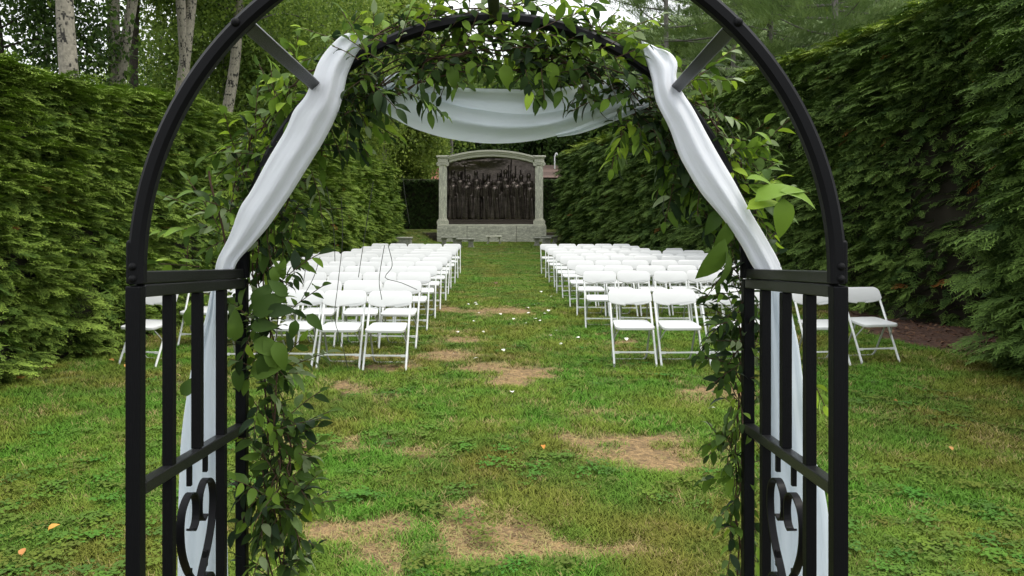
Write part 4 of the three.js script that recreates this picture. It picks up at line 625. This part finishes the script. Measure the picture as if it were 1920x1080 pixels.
{
  const G = new Garland(thing('leaf_garland', A(1, HOOP, 0.9), 'green leaf garland trailing down the right leg of the arch', 'garland'), 47);
  G.run(arcPts(58, 4, -0.05, -0.07), 60, 0.05, { len: 0.13, size: 0.034, tones: DARK, droop: 1 });
  G.run(arcPts(40, 10, 0.05, -0.06), 34, 0.05, { len: 0.13, size: 0.034, tones: FRESH });
  G.run(arcPts(56, 30, -0.09, -0.08), 26, 0.05, { len: 0.13, size: 0.034, tones: DARK, droop: 1.4 });
  const leg = [at(1398, 480, 1.96), at(1394, 560, 1.97), at(1386, 640, 1.97), at(1386, 720, 1.97), at(1384, 820, 1.97), at(1382, 920, 1.97), at(1384, 1080, 1.97), at(1386, 1300, 1.97)];
  G.run(leg.slice(0, 4), 44, 0.045, { len: 0.1, size: 0.03, tones: DARK, droop: 1 }); G.run(leg.slice(3), 46, 0.035, { len: 0.1, size: 0.032, tones: MIX, droop: 1 });
  const F = { size: 0.036, tones: FRESH, gap: 0.017 };
  span(G, [1290, 160], [1375, 80], 1.97, 1.97, { ...F, droop: 0.1 }); span(G, [1290, 150], [1382, 150], 1.97, 1.95, { ...F, tones: [0, 0, 2, 5, 2, 2, 0, 1], n: 12 }); span(G, [1310, 140], [1345, 120], 1.97, 1.97, F); span(G, [1300, 195], [1385, 232], 1.97, 1.95, { n: 11, size: 0.034, tones: [0, 0, 1, 2, 0, 5, 0, 3] }); span(G, [1350, 285], [1440, 272], 1.97, 1.95, { n: 14, size: 0.032, tones: [0, 0, 2, 4, 1, 2, 0, 2] }); span(G, [1345, 310], [1440, 330], 1.97, 1.94, { ...F, n: 8 }); span(G, [1330, 240], [1370, 262], 1.97, 1.96, { ...F, tones: [0, 0, 1, 2, 0, 5, 0, 3] }); span(G, [1375, 345], [1455, 345], 1.96, 1.93, { ...F, tones: YEL, n: 10 }); span(G, [1385, 370], [1460, 330], 1.96, 1.93, { ...F, tones: [0, 1, 2, 4, 4, 1, 0, 1] }); span(G, [1400, 420], [1440, 360], 1.95, 1.94, F);
  // yellow-green tips hanging under the swag's end
  for (const [a, b] of [[[1178, 225], [1150, 320]], [[1188, 230], [1203, 285]], [[1165, 240], [1158, 300]]]) span(G, a, b, 1.97, 1.95, { n: 12, size: 0.036, tones: YEL, droop: 1.2 });
  for (const [a, b] of [[[1240, 200], [1235, 340]], [[1262, 240], [1240, 380]], [[1275, 280], [1258, 420]], [[1290, 330], [1285, 400]], [[1240, 190], [1262, 300]]]) span(G, a, b, 2.0, 2.02, { n: 15, size: 0.038, tones: [3, 5, 5, 1.5, 0.3, 0.3, 2, 0.5], droop: 1.3 });
  for (const [a, b] of [[[1295, 340], [1278, 400]], [[1300, 360], [1300, 400]]]) span(G, a, b, 2.0, 2.02, { n: 9, size: 0.036, tones: [0, 1, 3, 2, 1, 0, 0, 0], droop: 1 });
  const big = (px, py, d, dx, dy, dz, s, tone, u = V(0.1, 0.5, 1), sh = 3) => G.leaf(at(px, py, d), V(dx, dy, dz), u, s, sh, tone);
  big(1470, 372, 1.82, -0.1, -1, 0.1, 0.094, 3, V(-0.1, 0.2, 1)); big(1462, 358, 1.82, 1, -0.28, 0.1, 0.095, 3, V(0.1, 1, 0.7)); big(1415, 378, 1.83, 1, 0.42, 0.1, 0.122, 3, V(0.1, 1, 0.6)); big(1400, 392, 1.84, 1, 0.3, 0.05, 0.09, 4, V(0, 1, 0.7)); big(1400, 335, 1.86, 1, -0.1, 0.1, 0.07, 3, V(0, 1, 0.5));
  big(1372, 412, 1.88, -0.4, -0.9, 0.1, 0.085, 2, V(0.4, 0.3, 0.8), 1); big(1350, 395, 1.9, -0.5, -0.8, 0.1, 0.07, 1); big(1360, 448, 1.86, -0.5, -0.9, 0.15, 0.115, 2, V(0.5, 0.2, 0.8), 1); big(1362, 470, 1.86, -0.15, -1, 0.15, 0.1, 2, V(0.9, 0.2, 0.6)); big(1345, 370, 1.92, -0.3, -0.9, 0, 0.06, 1); big(1340, 400, 1.95, -0.2, -1, 0, 0.07, 3);
  span(G, [1395, 565], [1300, 660], 1.94, 1.9, { n: 14, size: 0.032, tones: DARK, droop: 0.6 }); span(G, [1390, 545], [1318, 560], 1.94, 1.9, { n: 9, size: 0.028, tones: MIX }); span(G, [1390, 640], [1345, 640], 1.93, 1.9, { n: 9, size: 0.03, tones: [3, 2, 0, 0, 0, 5, 2, 2] }); span(G, [1390, 680], [1340, 720], 1.93, 1.91, { n: 9, size: 0.03, tones: DARK }); span(G, [1385, 600], [1340, 610], 1.93, 1.9, { n: 9, size: 0.03, tones: DARK });
  span(G, [1385, 800], [1325, 830], 1.95, 1.93, { n: 9, size: 0.034, tones: [0, 2, 3, 2, 0, 4, 0, 3] }); span(G, [1385, 880], [1318, 905], 1.95, 1.93, { n: 10, size: 0.034, tones: MIX }); span(G, [1385, 930], [1345, 985], 1.95, 1.93, { n: 9, size: 0.034, tones: [2, 3, 2, 0, 0, 4, 1, 2] }); span(G, [1380, 780], [1350, 880], 1.95, 1.93, { n: 9, size: 0.034, tones: FRESH });
  span(G, [1520, 710], [1545, 760], 1.8, 1.8, { n: 6, size: 0.034, tones: YEL });
  G.twine([at(1345, 200, 1.98), at(1372, 250, 1.98), at(1405, 312, 1.97)]); G.twine([at(1245, 370, 2), at(1243, 395, 2), at(1250, 412, 2), at(1266, 422, 2)]);
  G.build();
}

// ------------------------------------------------------------------ petals and fallen leaves on the grass
{
  const R = rng(88), pg = leafGeo(0.36, 0.25, 0.1, 0.8, 9), pm = new THREE.MeshStandardMaterial({ color: col(0.85, 0.83, 0.76), roughness: 0.7, side: THREE.DoubleSide });
  const spots = [[1000, 575], [1008, 572], [992, 582], [1017, 592], [1004, 602], [1028, 588], [1012, 606], [1040, 624], [1086, 638], [1173, 638], [1030, 634], [985, 592], [963, 601], [957, 612], [936, 592], [891, 575], [893, 571], [892, 592], [885, 607], [858, 667], [897, 677], [959, 742], [873, 574], [1006, 547], [1012, 549], [1030, 560], [940, 660], [903, 626], [856, 627], [1053, 648], [1326, 774], [985, 610]];
  spots.forEach(([x, y]) => { const p = ground(x + R() * 3, y), m = new THREE.Mesh(pg, pm), s = 0.045 + R() * 0.035; m.name = numbered('petal'); m.position.set(p.x, landHeight(p.x, -p.z) + 0.035, p.z); m.scale.setScalar(s); m.rotation.set((R() - 0.5) * 0.6, R() * 6, (R() - 0.5) * 0.6); m.castShadow = m.receiveShadow = true; scene.add(m); tag(m, 'small white petal fallen on the aisle grass', 'petal', 'white petals scattered on the aisle grass'); });
  const lg = leafGeo(0.32, 0.5, 0.2, 0.85, 12);
  for (const [x, y, s, c, where] of [[1017, 848, 0.07, [0.5, 0.2, 0.03], 'middle of the lawn, right of centre'], [90, 1012, 0.08, [0.55, 0.28, 0.05], 'lawn at the near left corner'], [40, 1062, 0.07, [0.45, 0.2, 0.06], 'lawn in the lowest left corner'], [1673, 760, 0.07, [0.4, 0.16, 0.04], 'lawn beyond the right panel of the arch'], [214, 684, 0.09, [0.45, 0.22, 0.05], 'grass beside the leftmost chair'], [235, 697, 0.09, [0.5, 0.25, 0.06], 'grass just nearer than the leftmost chair'], [1786, 858, 0.06, [0.5, 0.25, 0.08], 'lawn at the right of the scene'], [930, 533, 0.2, [0.12, 0.06, 0.03], 'aisle halfway between the chair blocks']]) {
    const p = ground(x, y), m = new THREE.Mesh(lg, new THREE.MeshStandardMaterial({ color: col(...c), roughness: 0.8, side: THREE.DoubleSide })); m.name = numbered('fallen_leaf'); m.position.set(p.x, landHeight(p.x, -p.z) + 0.045, p.z); m.scale.setScalar(s * 0.7); m.rotation.set(0.3, R() * 6, 0.25); m.castShadow = m.receiveShadow = true; scene.add(m); tag(m, `${s > 0.15 ? 'dark brown' : 'orange brown'} fallen leaf on the ${where}`, 'leaf');
  }
}

// ------------------------------------------------------------------ trees beyond the hedges
function clump(seed, n, leaf, R0 = 0.5) {                              // a twig's worth of leaves in a ball of radius R0
  const R = rng(seed), p = [];
  for (let i = 0; i < n; i++) {
    const c = V(R() - 0.5, R() - 0.5, R() - 0.5).normalize().multiplyScalar(R0 * Math.cbrt(R())); c.y *= 0.75; const d = V(R() - 0.5, -R() * 0.8, R() - 0.5).normalize(), s = d.clone().cross(V(R() - 0.5, 1, R() - 0.5)).normalize(), L = leaf * (0.7 + R() * 0.6), w = L * 0.32, m = c.clone().addScaledVector(d, L * 0.45), e = c.clone().addScaledVector(d, L), a = m.clone().addScaledVector(s, w), b = m.clone().addScaledVector(s, -w);
    p.push(c.x, c.y, c.z, a.x, a.y, a.z, e.x, e.y, e.z, c.x, c.y, c.z, e.x, e.y, e.z, b.x, b.y, b.z);
  }
  return trisGeo(p, true);
}
const clumps = [clump(1, 30, 0.085), clump(2, 30, 0.085), clump(3, 26, 0.17), clump(4, 26, 0.17)];
function needlePlume(seed) { const R = rng(seed), p = []; for (let i = 0; i < 46; i++) { const x = R() * 0.9, z = (R() - 0.5) * 0.5 * (1 - x * 0.5), y = (R() - 0.5) * 0.08 + 0.06 * x, d = V(0.5 + R() * 0.5, 0.15 + R() * 0.5, (R() - 0.5) * 1.4).normalize().multiplyScalar(0.16 + R() * 0.1), s = V(-d.z, (R() - 0.5) * 0.1, d.x).normalize().multiplyScalar(0.011); p.push(x - s.x, y - s.y, z - s.z, x + s.x, y + s.y, z + s.z, x + d.x, y + d.y, z + d.z); } return trisGeo(p, true); }
const plumes = [needlePlume(1), needlePlume(2)];
function rnd(R) { return new THREE.Quaternion().setFromEuler(new THREE.Euler((R() - 0.5) * 1.2, R() * 6.28, (R() - 0.5) * 1.2)); }
// low foliage that the hedges stand in front of is kept thin
const behindHedge = p => { const k = p.x < 0 ? 6.1 : 7, h = p.x < 0 ? 3.3 : 4.7, a = Math.abs(p.x); return a > k && -p.z * k / a < 37 && p.y < EYE + (h - EYE) * a / k - 0.8; };
// o.px: where the trunk meets the hedge top in the photograph; o.d: its distance; w: trunk width in the photograph's pixels
function tree(o) {
  const R = rng(o.seed), bx = (o.px - CX) * o.d / FPX, r = o.w * o.d / FPX / 2, t = thing(o.name, V(bx, -0.05, -o.d), o.label, 'tree'), lean = o.lean ?? 0, top = o.h;
  const spine = h => V(bx + lean * h + 0.12 * Math.sin(h * 0.7 + o.seed), h, -o.d + 0.15 * Math.sin(h * 0.5 + o.seed * 2));
  const pts = []; for (let k = 0; k <= 8; k++) pts.push(spine(top * k / 8 - (k ? 0 : 0.1)));
  const trunk = part(t, 'trunk', taper(pts, r * 1.12, r * 0.3, 12, 26, 1 / (r * 6)), o.bark);
  if (o.fork) { const s = spine(o.fork[0]), q = []; for (let k = 0; k <= 5; k++) q.push(V(s.x + o.fork[1] * k / 5 * (top - o.fork[0]), s.y + (top - o.fork[0]) * 0.9 * k / 5, s.z + 0.1 * Math.sin(k))); part(t, 'trunk', taper(q, r * 0.8, r * 0.25, 10, 20, 1 / (r * 6)), o.bark); }
  const limbs = [], list = [[], []];
  const [h0, h1, rad, n] = o.crown, tips = [];
  for (let k = 0; k < (o.limbs ?? 16); k++) {
    const h = lerp(h0 - 0.6, h1 * 0.92, (k + R()) / (o.limbs ?? 16)), a = R() * 6.283, L = rad * (0.55 + R() * 0.5) * (1 - 0.45 * smooth(h0 + (h1 - h0) * 0.5, h1, h)), s = spine(h), e = V(s.x + Math.cos(a) * L, h + L * (0.35 - R() * 0.4), s.z + Math.sin(a) * L), m = s.clone().lerp(e, 0.5).add(V(0, L * 0.16, 0));
    limbs.push(taper([s, m, e], Math.max(0.018, r * 0.26 * (1 - h / (top * 1.4))), 0.008, 6, 8)); tips.push([s, m, e]);
  }
  part(t, 'limbs', merge(limbs), o.limbBark ?? o.bark);
  for (let k = 0; k < n; k++) {
    const [s, m, e] = tips[Math.floor(R() * tips.length)], u = 0.25 + 0.8 * R(), p = u < 0.5 ? s.clone().lerp(m, u * 2) : m.clone().lerp(e, Math.min(1.15, u * 2 - 1)), sp = o.spread ?? 0.75;
    p.x += (R() + R() + R() - 1.5) * sp; p.z += (R() + R() + R() - 1.5) * sp; p.y += (R() + R() + R() - 1.6) * sp * 0.9; if (p.y < (o.min ?? 2) || (p.y > EYE + 470 * o.d / FPX && R() < 0.72) || (behindHedge(p) && R() < 0.75)) continue;
    const c = col(...o.tone[0]).lerp(col(...o.tone[1]), R()), s2 = (o.scale ?? 1) * (0.7 + R() * 0.7);
    list[k % 2].push([new THREE.Matrix4().compose(p.sub(t.position), rnd(R), V(s2, s2, s2)), c]);
  }
  const g = o.big ? [clumps[2], clumps[3]] : [clumps[0], clumps[1]]; list.forEach((l, i) => instances(t, 'crown', g[i], M.leaf, l));
  return t;
}
const BT = [[0.07, 0.13, 0.022], [0.24, 0.33, 0.055]], YT = [[0.13, 0.21, 0.035], [0.34, 0.42, 0.08]], DT = [[0.03, 0.065, 0.014], [0.1, 0.17, 0.03]];
const birch = (px, d, w, seed, label, o = {}) => tree({ name: 'birch_tree', px, d, w, seed, label, bark: M.birch, limbBark: M.greyBark, h: 14, crown: [4.2, 13.5, 2.6, 1500], limbs: 20, tone: BT, spread: 0.8, ...o });
birch(132, 13, 37, 201, 'thickest white birch trunk, farthest left behind the left hedge', { crown: [6.6, 13.5, 2.4, 900] });
birch(228, 15, 27, 202, 'forked white birch behind the left hedge, right of the thickest trunk', { fork: [3.9, 0.17], lean: -0.02, crown: [7, 13.5, 2.5, 900] });
birch(337, 17, 24, 204, 'slender white birch behind the left hedge near the front hoop', { lean: 0.03, fork: [5, -0.05], crown: [7.2, 13.5, 2.5, 1100] });
birch(393, 18.5, 24, 205, 'leaning white birch behind the left hedge with a low crooked side branch', { lean: 0.085, crown: [6.6, 13.5, 2.7, 1400] });
tree({ name: 'dark_tree', px: 262, d: 18, w: 20, seed: 203, label: 'dark-barked tree trunk between the birches behind the left hedge', bark: M.bark, h: 13, lean: -0.01, crown: [7.2, 12.5, 2.4, 900], tone: DT });
tree({ name: 'dark_tree', px: -20, d: 14, w: 26, seed: 206, label: 'dark tree at the upper left edge with a bough reaching right', bark: M.bark, h: 12, crown: [4.6, 11, 2.0, 900], tone: DT });
birch(722, 44, 10, 207, 'distant thin white birch above the left end of the leafy crown', { h: 19, crown: [6, 18, 3.6, 1800], big: true, spread: 1.2, scale: 1.3, tone: YT });
for (const [px, d, w, h, c, tone, label, o] of [
  [80, 26, 16, 9, [2.6, 6.2, 2.6, 600], BT, 'mid green leafy tree filling the gap between the two leftmost birches', {}],
  [215, 27, 16, 9, [2.6, 6.2, 2.6, 600], BT, 'loose leafy tree far behind the forked birch', {}],
  [300, 30, 16, 10, [2.6, 8, 3, 900], YT, 'pale leafy tree behind the slender birch', {}],
  [430, 24, 16, 13, [2.6, 12, 3, 1700], BT, 'dense leafy tree right of the leaning birch', {}],
  [520, 27, 18, 15, [2.8, 14, 3.4, 2000], BT, 'tall leafy tree behind the left spoke of the arch', {}],
  [610, 34, 18, 17, [3, 16, 4, 2000], YT, 'yellow-green leafy tree seen above the left drape', { scale: 1.3 }],
  [480, 38, 18, 18, [3, 16, 4, 1600], BT, 'large leafy tree farther back beyond the left hedge', { big: true }],
  [640, 47, 18, 16, [4.5, 14, 3.4, 2200], BT, 'leafy tree just past the far end of the left hedge', { big: true, scale: 1.1 }],
  [757, 52, 16, 9, [2.5, 7.4, 1.9, 1100], YT, 'light green young tree left of the monument', { big: true, scale: 1.1 }],
  [712, 52, 16, 12, [4.4, 10.5, 2.4, 1700], YT, 'pale green tree between the hedge end and the monument', { big: true, scale: 1.1 }],
]) tree({ name: 'leafy_tree', px, d, w, seed: Math.round(300 + px + d), label, bark: M.greyBark, h, crown: c, tone, spread: 1.0, scale: 1.25, limbs: 22, ...o });
for (const [px, d, h, tone, label] of [
  [800, 66, 13, DT, 'dark wood-edge tree left behind the monument'], [850, 72, 13, BT, 'wood-edge tree behind the left pilaster of the monument'], [915, 68, 11, DT, 'dark wood-edge tree behind the middle of the monument'], [965, 74, 11.5, DT, 'wood-edge tree right of centre behind the monument'], [1010, 66, 12.5, DT, 'dark wood-edge tree behind the right pilaster'], [1065, 72, 14, BT, 'wood-edge tree right of the monument above the brown roof'], [1120, 64, 14, DT, 'dark wood-edge tree above the far end of the right hedge'], [755, 62, 16, BT, 'tall wood-edge tree beyond the left hedge end'], [1180, 70, 16, BT, 'tall wood-edge tree above the right hedge middle distance']])
  tree({ name: 'wood_tree', px, d, w: 10, seed: Math.round(500 + px), label, bark: M.bark, h, crown: [2.2, h, 4.4, 2600], tone, big: true, spread: 1.7, scale: 1.7, limbs: 26, min: 1 });
function pine(px, d, w, h, seed, label, o = {}) {
  const R = rng(seed), bx = (px - CX) * d / FPX, r = w * d / FPX / 2, t = thing('pine_tree', V(bx, -0.05, -d), label, 'tree');
  part(t, 'trunk', taper([V(bx, -0.1, -d), V(bx + 0.1, h * 0.5, -d), V(bx, h, -d)], r * 1.2, r * 0.25, 10, 20, 0.6), M.greyBark);
  const limbs = [], list = [[], []], h0 = o.h0 ?? 4, N = o.boughs ?? 46;
  for (let k = 0; k < N; k++) {
    const y = lerp(h0, h * 0.98, Math.pow((k + R()) / N, 0.9)), a = R() * 6.283, L = (o.reach ?? 4.2) * (0.6 + R() * 0.5) * (1 - 0.75 * (y - h0) / (h - h0)), e = V(bx + Math.cos(a) * L, y + L * (0.12 - R() * 0.2), -d + Math.sin(a) * L), s = V(bx, y, -d), m = s.clone().lerp(e, 0.55).add(V(0, -0.1 * L * 0.3, 0));
    limbs.push(taper([s, m, e], 0.05, 0.012, 5, 6));
    const nP = Math.round((o.dense ?? 16) * L / 2);
    for (let i = 0; i < nP; i++) { const u = 0.25 + 0.78 * R(), p = s.clone().lerp(e, u).add(V((R() - 0.5) * L * 0.42, (R() - 0.3) * 0.3, (R() - 0.5) * L * 0.42)), yaw = -a + (R() - 0.5) * 1.8; if ((p.y > EYE + 480 * d / FPX && R() < 0.7) || (behindHedge(p) && R() < 0.75)) continue; const sc = 0.8 + R() * 0.7, c = col(0.13, 0.2, 0.08).lerp(col(0.34, 0.42, 0.2), R()); list[i % 2].push([new THREE.Matrix4().compose(p.sub(t.position), new THREE.Quaternion().setFromEuler(new THREE.Euler((R() - 0.5) * 0.4, yaw, R() * 0.5 - 0.15, 'YXZ')), V(sc, sc, sc)), c]); }  // needle greens lightened beyond their own tone, haze put into the colour
  }
  part(t, 'limbs', merge(limbs), M.greyBark); list.forEach((l, i) => instances(t, 'crown', plumes[i], M.needle, l));
}
pine(1440, 26, 11, 17, 601, 'pale-trunked pine above the right hedge, right of the two bare trunks', { h0: 4.6 });
pine(1370, 29, 10, 18, 602, 'pine with a visible straight trunk behind the right spoke of the arch', { h0: 5.5 });
pine(1245, 36, 12, 20, 603, 'tall pine left of the right spoke, beside the open sky', { h0: 5, reach: 4.6 });
pine(1560, 24, 14, 17, 604, 'pine above the bright crest of the right hedge', { h0: 4.8 });
pine(1310, 44, 12, 23, 605, 'far pine showing between the right drape and the front hoop', { h0: 5, reach: 5, boughs: 60 });
pine(1500, 38, 12, 23, 606, 'far pine behind the right shoulder of the front hoop', { h0: 5, reach: 5.4, boughs: 64 });
pine(1640, 34, 14, 22, 607, 'far pine at the upper right above the hedge', { h0: 5, reach: 5.2, boughs: 60 });
for (const [px, d, h, tone, label] of [[1270, 46, 14, BT, 'leafy tree low behind the right hedge by the right drape'], [1400, 42, 13, BT, 'leafy tree low among the pines beyond the right hedge'], [1540, 40, 13, DT, 'dark leafy tree under the pines beyond the right hedge']])
  tree({ name: 'leafy_tree', px, d, w: 12, seed: 700 + px, label, bark: M.greyBark, h, crown: [3, h * 0.85, 4.2, 2400], tone, big: true, spread: 1.5, scale: 1.4, limbs: 24 });
{ // the wood behind everything reads as one mass
  const R = rng(900), g = new THREE.Group(); g.name = 'woodland'; g.userData.kind = 'stuff'; g.userData.label = 'far dense wood closing the view behind the lawn'; scene.add(g); const l = [[], []];
  for (let k = 0; k < 6500; k++) {
    const px = 470 + R() * 1750, d = 84 + R() * 24, gap = smooth(1010, 1090, px) * (1 - smooth(1150, 1230, px)), topPx = lerp(lerp(60, -120, smooth(820, 300, px)), -60, smooth(1200, 1500, px)) + 70 * (1 - Math.min(1, Math.abs(px - 960) / 200)) + 60 * (fbm(px * 0.012, 1, 4) - 0.5), H = EYE + (CY - topPx) * d / FPX, y = R() * H;
    const x = (px - CX) * d / FPX, s = 3.2 + R() * 2.2; l[k % 2].push([new THREE.Matrix4().compose(V(x, y, -d), rnd(R), V(s, s, s)), col(...DT[0]).lerp(col(...BT[1]), R() * 0.8)]);
  }
  l.forEach((q, i) => instances(g, 'crowns', clumps[2 + i], M.leaf, q));
}

// ------------------------------------------------------------------ roofs, posts behind the hedges
function cottage(x0, x1, y0, y1, D, rows, c, wallC, label, hip) {
  const S = D / FPX, X = p => (p - CX) * S, Y = p => EYE - (p - CY) * S, root = thing('cottage', V(X((x0 + x1) / 2), 0, -D - 2), label, 'house'), wm = new THREE.MeshStandardMaterial({ color: col(...wallC), roughness: 0.9, map: grainTex });
  part(root, 'wall', box(X(x0) + 0.25, X(x1) - 0.25, -0.05, Y(y1) + 0.02, -D - 4.2, -D - 0.3, 0.02), wm);
  const R = rng(x0), mats = [0.8, 1, 1.2].map(k => new THREE.MeshStandardMaterial({ color: col(c[0] * k, c[1] * k, c[2] * k), roughness: 0.85, map: grainTex }));
  const rise = Y(y0) - Y(y1), depth = 2.3;
  for (let r = 0; r < rows; r++) { const t0 = r / rows, t1 = (r + 1) / rows, in0 = hip * t0 * (X(x1) - X(x0)), a = V(0, Y(y1) + rise * t0, -D - depth * t0), b = V(0, Y(y1) + rise * t1 + 0.03, -D - depth * t1 - 0.02), xa = X(x0) + in0, xb = X(x1) - (hip < 0 ? 0 : in0); a.x = b.x = (xa + xb) / 2; part(root, 'shingle_row', bar(a, b, xb - xa, 0.04), mats[Math.floor(R() * 3)]); }
  const bk = bar(V(X((x0 + x1) / 2), Y(y0), -D - depth), V(X((x0 + x1) / 2), Y(y1), -D - depth * 2), X(x1) - X(x0), 0.06); part(root, 'rear_roof', bk, mats[0]);
  part(root, 'ridge', bar(V(X(x0) + hip * (X(x1) - X(x0)), Y(y0) + 0.03, -D - depth), V(X(x1) - hip * (X(x1) - X(x0)), Y(y0) + 0.03, -D - depth), 0.12, 0.08), mats[2]);
}
cottage(776, 846, 313, 338, 58, 7, [0.42, 0.17, 0.11], [0.3, 0.26, 0.2], 'cottage with orange-red tiled roof behind the hedge left of the monument', 0.1);
cottage(996, 1064, 307, 333, 58, 7, [0.17, 0.11, 0.09], [0.14, 0.1, 0.08], 'cottage with brown shingle roof behind the hedge right of the monument', 0.12);
{
  const D = 59.6, t = thing('vent_pole', at(1040, 400, D).setY(0), 'thin white pole with a hooked top rising by the brown roof', 'pole'), b = at(1040, 330, D), m = new THREE.MeshStandardMaterial({ color: col(0.75, 0.76, 0.76), roughness: 0.5 });
  part(t, 'shaft', tube([V(b.x, 0, -D), V(b.x, 3, -D), at(1040, 292, D)], 0.045, 8), m); part(t, 'hook', tube([at(1040, 296, D), at(1042, 288, D), at(1044, 287, D), at(1044.5, 291, D)], 0.045, 8), m);
  const D2 = 50, u = thing('wooden_post', at(846.5, 400, D2).setY(0), 'tall plain grey post rising behind the left of the monument', 'post'), q = at(846.5, 235, D2);
  part(u, 'shaft', taper([V(q.x, 0, -D2), V(q.x, q.y * 0.5, -D2), q], 0.13, 0.1, 10, 8), M.greyBark); part(u, 'cap', new THREE.CylinderGeometry(0.11, 0.12, 0.06, 10).translate(q.x, q.y, -D2), M.greyBark);
}
renderer.render(scene, camera);
